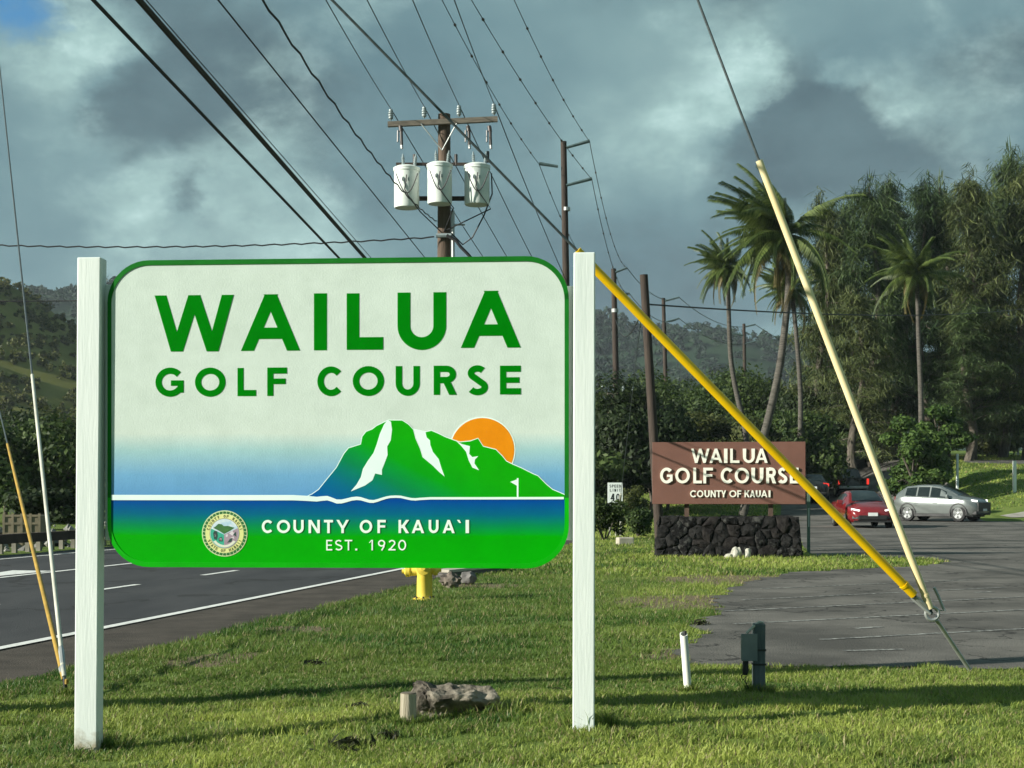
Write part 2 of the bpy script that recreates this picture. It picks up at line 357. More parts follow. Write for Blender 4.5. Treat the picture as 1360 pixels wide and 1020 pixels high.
def ground_strip(name, pts, w, m, dz, label, parent=None, seg=1.0, nw=8):
    pts = [Vector((*p, 0)) for p in pts]; line = []
    for a, b in zip(pts[:-1], pts[1:]):
        k = max(1, int((b - a).length / seg)); line += [a.lerp(b, i / k) for i in range(k)]
    line.append(pts[-1]); V = []
    for i, p in enumerate(line):
        t = (line[min(i + 2, len(line) - 1)] - line[max(i - 2, 0)]).normalized(); n = Vector((-t.y, t.x, 0))
        ww = w if not callable(w) else w(i / len(line))
        for j in range(nw + 1):
            q = p + n * ww * (j / nw - .5); V.append((q.x, q.y, gzf(q.x, q.y) + dz))
    f = [(i * (nw + 1) + j, i * (nw + 1) + j + 1, (i + 1) * (nw + 1) + j + 1, (i + 1) * (nw + 1) + j) for i in range(len(line) - 1) for j in range(nw)]
    return tag(obj(name, npmesh(name, V, f, m, True), parent), label, kind='structure')
ground_strip('driveway', [(17.5, 67), (20, 80), (23, 100), (26, 116)], 9.5, lotm, .02, 'asphalt driveway running past the dark parked vehicles')
ground_strip('cart_path', [(46, 84), (36, 86), (31.5, 92), (33.5, 98), (52, 106)], 4.2, lotm, .03, 'narrow asphalt path climbing the grassy mound')
ground_strip('concrete_apron', [(24.2, 69.6), (30, 71), (44, 73)], lambda t: 1.0 + 3.5 * min(1, t * 4), mat('concrete_pale', (.24, .22, .19), (.36, .34, .30), rough=.9, scale=2), .03, 'pale concrete apron at the right edge of the lot')

# ------------------------------------------------------------------ lettering
def arc(cx, cy, rx, ry, a0, a1, n=18): return [(cx + rx * math.cos(R(a0 + (a1 - a0) * i / n)), cy + ry * math.sin(R(a0 + (a1 - a0) * i / n))) for i in range(n + 1)]
def offset_line(pts, w, flare=0.0):
    A = []; B = []; n = len(pts)
    for i, p in enumerate(pts):
        a = pts[max(i - 1, 0)]; b = pts[min(i + 1, n - 1)]; tx, ty = b[0] - a[0], b[1] - a[1]; l = math.hypot(tx, ty) or 1
        nx, ny = -ty / l, tx / l; ww = w / 2 * (1 + flare * abs(2 * i / (n - 1) - 1) ** 4)
        A.append((p[0] + nx * ww, p[1] + ny * ww)); B.append((p[0] - nx * ww, p[1] - ny * ww))
    return A, B
def glyph(ch, w, ar):
    """pieces of a capital in the box 0..1 x 0..1; ar = width/height of the box, w = stroke weight as a share of the height"""
    h = w / ar                                           # weight measured across, in box units
    def box(x0, y0, x1, y1): return ('p', [(x0, y0), (x1, y0), (x1, y1), (x0, y1)])
    def diag(xa, xb, k=1.0, y0=0.0, y1=1.0): return ('p', [(xa, y0), (xa + h * k, y0), (xb + h * k, y1), (xb, y1)])
    def cur(pts): return ('s', pts)
    cx = .5; rx = .5 - h / 2; ry = .5 - w / 2
    if ch == 'I': return [box(0, 0, 1, 1)]
    if ch == 'L': return [box(0, 0, h, 1), box(h, 0, 1, w)]
    if ch == 'F': return [box(0, 0, h, 1), box(h, 1 - w, 1, 1), box(h, .44 - w * .1, .93, .44 + w * .8)]
    if ch == 'E': return [box(0, 0, h, 1), box(h, 1 - w, 1, 1), box(h, .5 - w * .45, .93, .5 + w * .45), box(h, 0, 1, w)]
    if ch == 'T': return [box(0, 1 - w, 1, 1), box(.5 - h / 2, 0, .5 + h / 2, 1 - w)]
    if ch == 'H': return [box(0, 0, h, 1), box(1 - h, 0, 1, 1), box(h, .5 - w / 2, 1 - h, .5 + w / 2)]
    if ch == 'W': return [diag(.205, 0, .95), diag(.205 + .0, .425, .98), diag(.655, .425, .95), diag(.655, 1 - h, .95)]
    if ch == 'A': return [diag(0, .5 - h * .45, 1.05), diag(1 - h * 1.05, .5 - h * .55, 1.05), box(.24, .21, .76, .21 + w * .9)]
    if ch == 'N': return [box(0, 0, h, 1), box(1 - h, 0, 1, 1), diag(1 - h * 1.15, 0, 1.15)]
    if ch == 'M': return [box(0, 0, h, 1), box(1 - h, 0, 1, 1), diag(.5 - h / 2, 0), diag(.5 - h / 2, 1 - h)]
    if ch == 'Y': return [box(.5 - h / 2, 0, .5 + h / 2, .42), diag(.5 - h / 2, 0, 1.1, .36), diag(.5 - h / 2, 1 - h * 1.1, 1.1, .36)]
    if ch == 'K': return [box(0, 0, h, 1), diag(h * .6, 1 - h * 1.25, 1.25, .38), diag(1 - h * 1.3, h * .95, 1.25, 0, .62)]
    if ch == 'U': return [cur([(h / 2, 1), (h / 2, .75), (h / 2, .42)] + arc(.5, .42, rx, .42 - w / 2, 180, 360, 20)[1:-1] + [(1 - h / 2, .42), (1 - h / 2, .75), (1 - h / 2, 1)])]
    if ch in 'O0': return [('o', arc(.5, .5, .5, .5, 0, 360, 36)[:-1], arc(.5, .5, .5 - h, .5 - w, 0, 360, 36)[:-1])]
    if ch == 'C': rr = .5 - h / 2; return [cur(arc(.54, .5, .54 - h / 2, ry, 42, 318, 26))]
    if ch == 'G': return [cur(arc(.52, .5, .52 - h / 2, ry, 42, 322, 26)), box(1 - h, .14, .995, .56), box(.55, .56 - w * .85, 1 - h, .56)]
    if ch == 'S': return [cur(arc(.5, .735, .46 - h / 2, .265 - w / 2, 35, 90, 5) + arc(.5, .735, .46 - h / 2, .265 - w / 2, 90, 235, 12)[1:] + arc(.5, .275, .5 - h / 2, .275 - w / 2, 50, -90, 12) + arc(.5, .275, .5 - h / 2, .275 - w / 2, -90, -150, 6)[1:])]
    if ch == 'R': return [box(0, 0, h, 1), cur([(h, 1 - w / 2), (.5, 1 - w / 2)] + arc(.55, .70, .42 - h / 2, .30 - w / 2, 88, -88, 12) + [(.5, .40 + w / 2), (h, .40 + w / 2)]), diag(1 - h * 1.2, .42, 1.2, 0, .42)]
    if ch == '1': return [box(.55, 0, .55 + h, 1), diag(.1, .5, .7, .72, 1)]
    if ch == '2': return [cur(arc(.5, .70, .48 - h / 2, .30 - w / 2, 165, -35, 14) + [(.62, .42), (.3, .16), (.12, w * .8)]), box(0, 0, 1, w)]
    if ch == '9': return [('o', arc(.5, .68, .48, .32, 0, 360, 28)[:-1], arc(.5, .68, .48 - h, .32 - w, 0, 360, 28)[:-1]), cur([(.92 - h / 2, .6), (.8, .36), (.5, 0)])]
    if ch == '4': return [box(.6, 0, .6 + h, 1), box(0, .22, 1, .22 + w), diag(0, .6 - h * .3, 1.1, .22, 1)]
    if ch == 'P': return glyph('R', w, ar)[:2]
    if ch == 'D': return [box(0, 0, h, 1), cur([(h, 1 - w / 2), (.4, 1 - w / 2)] + arc(.42, .5, .58 - h / 2, .5 - w / 2, 88, -88, 14) + [(.4, w / 2), (h, w / 2)])]
    if ch == '.': return [box(0, 0, 1, 1)]
    if ch == "'": return [('p', [(0, 1), (.6, 1), (1, 0), (.55, 0)])]
    raise KeyError(ch)
def letter(name, ch, rect, w, m, parent, d0, d1, flare=0.0):
    """rect = (u0, v0, u1, v1) on the sign's own plane"""
    u0, v0, u1, v1 = rect; b = MB(); ar = (u1 - u0) / (v1 - v0)
    T = lambda p: (u0 + p[0] * (u1 - u0), v0 + p[1] * (v1 - v0)); e = 0.0
    for pc in glyph(ch, w, ar):
        if pc[0] == 'p': b.prism([T(p) for p in pc[1]], d0, d1 + e)
        elif pc[0] == 's':
            A, B = offset_line([T(p) for p in pc[1]], w * (v1 - v0), flare); b.strip(A, B, d0, d1 + e)
        else: b.strip([T(p) for p in pc[1]], [T(p) for p in pc[2]], d0, d1 + e, True)
        e += .00025
    return b.build(name, m, parent)
class Plane:
    """upright plane through the photo point (px, py) at depth Y, turned by a; local u = right, v = up, -y = out"""
    def __init__(s, px, py, Y, a):
        s.o = P(px, py, Y); s.r = Vector((math.cos(a), math.sin(a), 0)); s.n = Vector((math.sin(a), -math.cos(a), 0)); s.a = a
    def uv(s, px, py):
        d = Vector(((px - CX) / F, 1, (HY - py) / F)); c = Vector((0, 0, H)); t = (s.o - c).dot(s.n) / d.dot(s.n); q = c + d * t - s.o
        return (q.dot(s.r), q.z)

# ------------------------------------------------------------------ the large white and green sign
SP = Plane(449, 700, 7.73, R(-3.8))
base_z = SP.o.z
sign = thing('golf_course_sign', 'large white, blue and green golf course sign board on two white posts', 'sign', (SP.o.x, SP.o.y, 0), SP.a)
U = lambda px, py: (lambda q: (q[0], q[1] + base_z))(SP.uv(px, py))
white_wood = mat('white_painted_wood', (.63, .69, .65), (.71, .76, .72), rough=.62, scale=3.0, stretch=(6, 6, .5), bump=.08, bscale=14, lo=.3, hi=.6)
def soiled(m, top, col=(.20, .16, .09)):
    nt = m.node_tree; N = nt.nodes; L = nt.links; b = N['Principled BSDF']; src = b.inputs['Base Color'].links[0].from_socket
    ge = N.new('ShaderNodeNewGeometry'); sp = N.new('ShaderNodeSeparateXYZ'); L.new(ge.outputs['Position'], sp.inputs[0])
    nn = N.new('ShaderNodeTexNoise'); nn.inputs['Scale'].default_value = 22; nn.inputs['Detail'].default_value = 8; L.new(ge.outputs['Position'], nn.inputs['Vector'])
    mr = N.new('ShaderNodeMapRange'); mr.inputs['From Min'].default_value = top; mr.inputs['From Max'].default_value = 0; L.new(sp.outputs['Z'], mr.inputs[0])
    mm = N.new('ShaderNodeMath'); mm.operation = 'ADD'; L.new(mr.outputs[0], mm.inputs[0]); L.new(nn.outputs[0], mm.inputs[1])
    k = N.new('ShaderNodeMath'); k.operation = 'MULTIPLY_ADD'; k.use_clamp = True; k.inputs[1].default_value = 2.2; k.inputs[2].default_value = -2.2; L.new(mm.outputs[0], k.inputs[0])
    mx = N.new('ShaderNodeMix'); mx.data_type = 'RGBA'; L.new(k.outputs[0], mx.inputs[0]); L.new(src, mx.inputs[6]); mx.inputs[7].default_value = (*col, 1); L.new(mx.outputs[2], b.inputs['Base Color'])
soiled(white_wood, .24, (.32, .29, .20))
def rrect(u0, v0, u1, v1, r, n=10):
    return [(u1 - r + r * math.cos(R(a)), v1 - r + r * math.sin(R(a))) for a in np.linspace(0, 90, n)] + [(u0 + r + r * math.cos(R(a)), v1 - r + r * math.sin(R(a))) for a in np.linspace(90, 180, n)] + \
           [(u0 + r + r * math.cos(R(a)), v0 + r + r * math.sin(R(a))) for a in np.linspace(180, 270, n)] + [(u1 - r + r * math.cos(R(a)), v0 + r + r * math.sin(R(a))) for a in np.linspace(270, 360, n)]
uL = U(143, 550)[0]; uR = U(755.5, 550)[0]; vT = U(449, 343)[1]; vB = U(449, 754)[1]; vW = U(449, 661)[1]; k_ = (uR - uL) / 612
def grad_mat(name, stops, axis='Z', rough=.45, fromto=None, bump=.25):
    m = bpy.data.materials.new(name); m.use_nodes = True; nt = m.node_tree; N = nt.nodes; L = nt.links; b = N['Principled BSDF']; b.inputs['Roughness'].default_value = rough + .15; b.inputs['Specular IOR Level'].default_value = .08
    tc = N.new('ShaderNodeTexCoord'); sp = N.new('ShaderNodeSeparateXYZ'); L.new(tc.outputs['Object'], sp.inputs[0])
    nz = N.new('ShaderNodeTexNoise'); nz.inputs['Scale'].default_value = 3; nz.inputs['Detail'].default_value = 6; L.new(tc.outputs['Object'], nz.inputs['Vector'])
    if axis == 'Z': src = sp.outputs['Z']
    else:
        ax = N.new('ShaderNodeMath'); ax.operation = 'MULTIPLY_ADD'; ax.inputs[1].default_value = axis; L.new(sp.outputs['X'], ax.inputs[0]); L.new(sp.outputs['Z'], ax.inputs[2]); src = ax.outputs[0]
    wj = N.new('ShaderNodeMath'); wj.operation = 'MULTIPLY_ADD'; wj.inputs[1].default_value = .03; L.new(nz.outputs[0], wj.inputs[0]); L.new(src, wj.inputs[2])
    mr = N.new('ShaderNodeMapRange'); mr.inputs['From Min'].default_value = fromto[0] + .015; mr.inputs['From Max'].default_value = fromto[1] + .015; L.new(wj.outputs[0], mr.inputs[0])
    r = N.new('ShaderNodeValToRGB'); L.new(mr.outputs[0], r.inputs[0]); E = r.color_ramp.elements
    E[0].position, E[0].color = stops[0][0], (*stops[0][1], 1); E[1].position, E[1].color = stops[-1][0], (*stops[-1][1], 1)
    for p_, c in stops[1:-1]: e = E.new(p_); e.color = (*c, 1)
    n3 = N.new('ShaderNodeTexNoise'); n3.inputs['Scale'].default_value = 5; n3.inputs['Detail'].default_value = 8; n3.inputs['Roughness'].default_value = .7; L.new(tc.outputs['Object'], n3.inputs['Vector'])
    rr = N.new('ShaderNodeValToRGB'); rr.color_ramp.elements[0].color = (.88, .89, .88, 1); rr.color_ramp.elements[0].position = .3; rr.color_ramp.elements[1].position = .6; L.new(n3.outputs[0], rr.inputs[0])
    mx = N.new('ShaderNodeMix'); mx.data_type = 'RGBA'; mx.blend_type = 'MULTIPLY'; mx.inputs[0].default_value = 1; L.new(r.outputs[0], mx.inputs[6]); L.new(rr.outputs[0], mx.inputs[7]); L.new(mx.outputs[2], b.inputs['Base Color'])
    n2 = N.new('ShaderNodeTexNoise'); n2.inputs['Scale'].default_value = 110; n2.inputs['Detail'].default_value = 4; L.new(tc.outputs['Object'], n2.inputs['Vector'])
    bp = N.new('ShaderNodeBump'); bp.inputs['Strength'].default_value = bump; bp.inputs['Distance'].default_value = .004; L.new(n2.outputs[0], bp.inputs['Height']); L.new(bp.outputs[0], b.inputs['Normal'])
    return m
pale = (.59, .67, .605)
sky_print = grad_mat('printed_sky', [(0, (.11, .30, .56)), (.30, (.16, .37, .58)), (.62, (.34, .54, .56)), (.85, pale), (1, pale)], fromto=(vW, vW + 100 * k_), bump=.3)
water_print = grad_mat('printed_water', [(0, (.0, .37, .0)), (.42, (.0, .35, .0)), (.60, (.0, .23, .075)), (.78, (.0, .125, .22)), (1, (.0, .062, .30))], fromto=(vB + 8 * k_, vW - 4 * k_), rough=.35, bump=.12)
green_edge = mat('green_border_paint', (.005, .125, .010), (.008, .16, .014), rough=.6, scale=4, bump=.1, spec=.1)
green_low = mat('green_lower_paint', (.0, .34, .0), (.001, .39, .001), rough=.4, scale=4, bump=.1, spec=.25)
board_grey = mat('board_core', (.30, .34, .30), (.4, .42, .38), rough=.7, scale=4)
rC = 56 * k_
bevel(MB().prism(rrect(uL, vB, uR, vT, rC), -.045, -.002).build('board_core', board_grey, sign), .004)
MB().prism(rrect(uL + 4 * k_, vB + 4 * k_, uR - 4 * k_, vT - 4 * k_, rC - 4 * k_), -.002, .0).build('sky_panel', sky_print, sign)
low = [p for p in rrect(uL + 4 * k_, vB + 4 * k_, uR - 4 * k_, vT, rC - 4 * k_) if p[1] < vW - .02]
MB().prism([(uR - 4 * k_, vW)] + [(uL + 4 * k_, vW)] + low, .0, .0012).build('water_panel', water_print, sign)
oc = rrect(uL, vB, uR, vT, rC, 12); ic = rrect(uL + 5 * k_, vB + 6.5 * k_, uR - 5.5 * k_, vT - 6.5 * k_, rC - 5 * k_, 12)
def part_ring(name, m, cond):
    b = MB(); n = len(oc); run = []
    for i in range(n + 1):
        j = i % n; k2 = (i + 1) % n
        if cond((oc[j][1] + oc[k2][1]) / 2): b.strip([oc[j], oc[k2]], [ic[j], ic[k2]], -.002, .004)
    return b.build(name, m, sign)
oc2 = []; ic2 = []                                       # split the long sides at the water line so the lower border can be the brighter green
for i in range(len(oc)):
    oc2.append(oc[i]); ic2.append(ic[i]); j = (i + 1) % len(oc)
    if (oc[i][1] - vW) * (oc[j][1] - vW) < 0:
        oc2.append((oc[i][0], vW)); ic2.append((ic[i][0], vW))
oc, ic = oc2, ic2
part_ring('upper_border', green_edge, lambda v: v > vW); part_ring('lower_border', green_low, lambda v: v < vW)
white_print = mat('white_print', (.70, .86, .80), (.76, .90, .84), rough=.5, scale=6)
orange_print = mat('orange_print', (.72, .23, .0), (.78, .26, .0), rough=.6, scale=5, bump=.1, spec=.15)
Z3 = lambda x, y: U(390 + x / 3.579, 540 + y / 3.579)
def zpoly(pts): return [Z3(*p) for p in pts]
SUNC = (897, 206)
MB().prism([Z3(SUNC[0] + 158 * math.cos(t), SUNC[1] + 158 * math.sin(t)) for t in np.linspace(0, 2 * math.pi, 49)[:-1]], .0, .0010).build('sun_ring', white_print, sign)
MB().prism([Z3(SUNC[0] + 152 * math.cos(t), SUNC[1] + 152 * math.sin(t)) for t in np.linspace(0, 2 * math.pi, 49)[:-1]], .0010, .0016).build('sun_disc', orange_print, sign)
ridge = [(62, 430), (90, 416), (120, 395), (160, 345), (205, 290), (240, 225), (262, 198), (320, 180), (327, 143), (345, 120), (375, 108), (395, 92), (425, 78), (450, 66), (515, 66), (545, 85), (568, 110), (578, 150), (600, 200), (612, 240), (660, 280), (690, 310), (718, 333),
         (702, 290), (690, 250), (662, 215), (650, 182), (648, 160), (633, 147), (627, 122), (655, 115), (690, 130), (720, 145), (760, 160), (790, 170), (840, 165), (876, 152), (900, 190), (960, 205), (990, 235), (1010, 260), (1040, 275), (1080, 292), (1140, 322), (1160, 330), (1200, 370), (1230, 395), (1270, 412), (1288, 420)]
base_l = [(1288, 434), (900, 434), (600, 436), (560, 438), (510, 430), (460, 430), (420, 440), (380, 446), (340, 440), (300, 434), (250, 440), (205, 444), (160, 432), (110, 434)]
mtn = grad_mat('printed_mountain', [(0, (.0, .095, .32)), (.22, (.0, .14, .24)), (.48, (.0, .22, .07)), (.72, (.0, .33, .004)), (1, (.003, .36, .0))], axis=.50, rough=.45, fromto=(lambda a, b: (a[1] + .5 * a[0], b[1] + .5 * b[0]))(Z3(120, 425), Z3(860, 300)), bump=.12)
A, B = offset_line(zpoly(ridge), .0085); 
MB().strip(A, B, .0016, .0020).build('ridge_outline', white_print, sign)
MB().prism(zpoly(ridge + base_l), .0016, .0026).build('mountain', mtn, sign)
MB().prism(zpoly([(447, 64), (463, 72), (468, 110), (462, 160), (445, 190), (447, 230), (432, 270), (420, 300), (420, 325), (388, 318), (375, 350), (340, 375), (272, 403), (300, 370), (320, 335), (330, 295), (355, 255), (380, 220), (395, 180), (410, 130), (430, 85)]), .0026, .0032).build('ridge_highlight', white_print, sign)
MB().prism(zpoly([(566, 104), (628, 118), (634, 147), (649, 162), (651, 184), (663, 216), (691, 251), (703, 291), (718, 333), (690, 312), (660, 282), (611, 241), (599, 201), (577, 151)]), .0010, .0017).build('ridge_highlight', white_print, sign)
MB().prism(zpoly([(772, 163), (800, 178), (838, 188), (835, 225), (850, 240), (878, 235), (862, 252), (860, 270), (882, 303), (850, 290), (832, 255), (820, 215), (795, 185)]), .0026, .0032).build('ridge_highlight', white_print, sign)
MB().prism(zpoly([(1061, 340), (1069, 340), (1069, 432), (1061, 432)]), .0026, .0034).prism(zpoly([(1030, 358), (1061, 346), (1061, 376)]), .0026, .0032).build('golf_flag', white_print, sign)
wl = [(-866, 432), (-400, 433), (0, 433), (60, 436), (110, 440), (135, 437), (160, 435), (182, 442), (205, 451), (228, 451), (250, 446), (275, 439), (300, 436), (320, 438), (340, 444), (360, 450), (380, 451), (400, 446), (420, 439), (440, 433), (460, 429), (485, 428), (510, 429), (535, 435), (560, 440), (580, 441), (600, 439), (650, 436), (900, 436), (1284, 435)]
pl = zpoly(wl); A = []; B = []
for (x, y), (u, v) in zip(wl, pl):
    t = (12.5 if x < 60 else max(5.5, 12 - (x - 60) / 60)) / 3.579 * k_; A.append((u, v + t)); B.append((u, v - t))
MB().strip(A, B, .0028, .0036).build('white_waterline', white_print, sign)
big_green = mat('green_lettering', (.0, .165, .002), (.0, .190, .003), rough=.7, scale=5, bump=.08, spec=.02)
for row, w, boxes in [('upper', .222, [('W', 205.4, 391.5, 311, 467), ('A', 320, 390.5, 398.4, 466), ('I', 417, 389.5, 434, 465.2), ('L', 460.5, 389.2, 508.8, 464.6), ('U', 528, 388, 592.5, 465), ('A', 612, 385.8, 691.5, 462)]),
                      ('lower', .215, [('G', 206.5, 488, 244, 527), ('O', 259, 488, 299.5, 527), ('L', 315.5, 488.5, 340, 526), ('F', 355, 488, 381, 525.8), ('C', 421.5, 486.5, 455, 526.2), ('O', 468.5, 486, 510, 526), ('U', 525.5, 486, 557.5, 525.8), ('R', 576, 485.5, 606.5, 524.4), ('S', 620, 485, 648, 525), ('E', 664, 485.5, 691.5, 523.8)])]:
    for ch, x0, y0, x1, y1 in boxes:
        a = U(x0, y1); b = U(x1, y0); letter('letter', ch, (a[0], a[1], b[0], b[1]), w, big_green, sign, .0, .0016)
cream = mat('white_lettering', (.74, .86, .76), (.80, .90, .80), rough=.5, scale=6)
for ch, x0, x1 in [('C', 348, 362.5), ('O', 368, 385.5), ('U', 390, 403.5), ('N', 410, 425), ('T', 430.5, 442.5), ('Y', 447, 463.5), ('O', 478, 494.5), ('F', 501.5, 512.5), ('K', 529.5, 543.5), ('A', 547, 563.5), ('U', 569.5, 582.5), ('A', 588, 604), ("'", 607, 612.5), ('I', 618.5, 623)]:
    a = U(x0, 708 if ch != "'" else 694.5); b = U(x1, 690.5); letter('letter', ch, (a[0], a[1], b[0], b[1]), .19, cream, sign, .001, .0042)
for ch, x0, x1 in [('E', 433.5, 441.5), ('S', 445, 455), ('T', 458, 468), ('.', 472, 474.6), ('1', 489.5, 497), ('9', 502, 512), ('2', 516, 525.5), ('0', 529, 539.5)]:
    a = U(x0, 731); b = U(x1, 717 if ch != '.' else 728.6); letter('letter', ch, (a[0], a[1], b[0], b[1]), .13, cream, sign, .001, .0038)
# county seal: rope ring, cream ring with lettering, picture of a mountain over a teal and a mauve field
sc0 = U(298.5, 708.5); sr = 30.5 * k_
def disc(r_, n=48, sq=(1, 1)): return [(sc0[0] + r_ * sq[0] * math.cos(t), sc0[1] + r_ * sq[1] * math.sin(t)) for t in np.linspace(0, 2 * math.pi, n + 1)[:-1]]
def sealp(pts): return [(sc0[0] + x * sr, sc0[1] + y * sr) for x, y in pts]
seal = MB().prism(disc(sr), .001, .0030).build('county_seal', mat('seal_pale_rim', (.50, .62, .30), (.6, .7, .4), rough=.5), sign)
rope = MB()
for t in np.linspace(0, 2 * math.pi, 37)[:-1]:
    e = .085; pts = [(.90 * math.cos(t + a) * r_ / .90, .90 * math.sin(t + a) * r_ / .90) for a, r_ in ((-e, .95), (e * .6, .965), (e, .86), (-e * .6, .85))]
    rope.prism(sealp(pts), .0030, .0036)
rope.build('rope_ring', mat('seal_dark_green', (.02, .13, .03), rough=.5), seal)
MB().prism(disc(sr * .84), .0030, .0040).build('cream_ring', mat('seal_cream', (.66, .68, .25), (.72, .72, .32), rough=.5), seal)
MB().prism(disc(sr * .655), .0040, .0042).build('thin_ring', mat('seal_brown', (.16, .12, .06), rough=.5), seal)
MB().prism(disc(sr * .635), .0042, .0044).build('seal_sky', mat('seal_sky', (.38, .55, .68), (.70, .76, .76), rough=.5, scale=26), seal)
def half(cond_pts, name, m): MB().prism(sealp(cond_pts), .0044, .0047).build(name, m, seal)
lp = [(-.02, -.05)] + [(.62 * math.cos(R(a)), .62 * math.sin(R(a))) for a in np.linspace(160, 268, 14)]
rp = [(-.02, -.05)] + [(.62 * math.cos(R(a)), .62 * math.sin(R(a))) for a in np.linspace(-92, 22, 14)]
half(lp, 'teal_field', mat('seal_teal', (.03, .36, .24), rough=.5)); half(rp, 'mauve_field', mat('seal_mauve', (.30, .22, .27), (.38, .29, .34), rough=.5, scale=30))
MB().prism(sealp([(-.50, .24), (-.40, .30), (-.27, .42), (-.12, .40), (-.03, .32), (.15, .33), (.30, .29), (.44, .25), (.25, .12), (-.02, -.02), (-.25, .12)]), .0047, .0050).build('seal_mountain', mat('seal_forest', (.03, .12, .03), (.05, .17, .04), rough=.5, scale=40), seal)
dk = mat('seal_ink', (.02, .06, .05), rough=.5); lt = mat('seal_light', (.62, .56, .60), rough=.5)
for pts, m in [([(-.5, .02), (-.44, .12), (-.33, .1), (-.3, -.1), (-.34, -.28), (-.46, -.24)], dk), ([(-.26, -.2), (-.12, -.14), (-.08, -.34), (-.25, -.34)], dk), ([(-.23, -.22), (-.14, -.18), (-.12, -.31), (-.22, -.31)], lt), ([(-.45, .0), (-.38, .03), (-.37, -.12), (-.43, -.14)], lt),
               ([(.2, .0), (.34, .12), (.42, .02), (.36, -.1)], lt), ([(.05, -.05), (.16, -.03), (.14, -.14), (.06, -.16)], lt), ([(.12, -.4), (.24, -.22), (.36, -.18), (.3, -.36)], dk), ([(.38, -.05), (.5, .08), (.52, -.14)], dk), ([(.25, -.2), (.40, -.12), (.44, -.22)], lt)]:
    MB().prism(sealp(pts), .0050, .0053).build('seal_figure', m, seal)
MB().strip(sealp([(.60 * math.cos(R(a)), .60 * math.sin(R(a))) for a in np.linspace(215, 325, 20)]), sealp([(.47 * math.cos(R(a)), .47 * math.sin(R(a)) - .03) for a in np.linspace(215, 325, 20)]), .0047, .0055).build('ribbon', mat('seal_ribbon', (.66, .68, .56), rough=.5), seal)
ink = mat('seal_letter_ink', (.10, .12, .04), rough=.5)
def seal_text(txt, a0, a1, up):
    for i, ch in enumerate(txt):
        if ch == ' ': continue
        a = R(a0 + (a1 - a0) * i / (len(txt) - 1)); b = MB(); hh = .125; ww = .09 if ch != 'I' else .03; e = 0
        for pc in glyph(ch, .22, ww / hh):
            def T(p):
                x = (p[0] - .5) * ww; y = (p[1] - .5) * hh; rr = .745
                if not up: x, y = x, y
                an = a - math.pi / 2 if up else a + math.pi / 2
                return (sc0[0] + sr * (rr * math.cos(a) + x * math.cos(an) - y * math.sin(an)), sc0[1] + sr * (rr * math.sin(a) + x * math.sin(an) + y * math.cos(an)))
            if pc[0] == 'p': b.prism([T(p) for p in pc[1]], .004, .0046 + e)
            elif pc[0] == 's': A, B = offset_line([T(p) for p in pc[1]], .03 * sr); b.strip(A, B, .004, .0046 + e)
            else: b.strip([T(p) for p in pc[1]], [T(p) for p in pc[2]], .004, .0046 + e, True)
            e += .0001
        b.build('letter', ink, seal)
seal_text('COUNTY OF KAUAI', 165, 15, True); seal_text('STATE OF HAWAII', 205, 335, False)
# posts and battens
def leaning_post(name, x0t, x1t, yt, x0b, x1b, zb, depth, dy, m):
    a = U(x0t, yt); b = U(x1t, yt); c0 = U(x0b, 980)[0]; c1 = U(x1b, 980)[0]; q = MB()
    v = []
    for (l, r_, z) in ((c0, c1, zb - .25), (a[0], b[0], a[1])):
        v += [(l, dy, z), (r_, dy, z), (r_, dy + depth, z), (l, dy + depth, z)]
    q.add(v, [(3, 2, 1, 0), (4, 5, 6, 7), (0, 1, 5, 4), (1, 2, 6, 5), (2, 3, 7, 6), (3, 0, 4, 7)])
    return bevel(q.build(name, m, sign), .006)
leaning_post('post', 105.5, 136.5, 343, 101, 131, gzf(-2.3, 7.8), .10, -.035, white_wood)
leaning_post('post', 762, 790.5, 336.5, 760.5, 789.5, gzf(.4, 7.75), .10, -.035, white_wood)
a = U(755.8, 718); b = U(762.3, 378)
bevel(MB().box((a[0] - .05, .046, a[1]), (b[0] - .002, .085, b[1])).build('batten', white_wood, sign), .003)
a = U(136, 718); b = U(143, 376)
bevel(MB().box((a[0] - .002, .046, a[1]), (b[0] + .05, .085, b[1])).build('batten', white_wood, sign), .003)

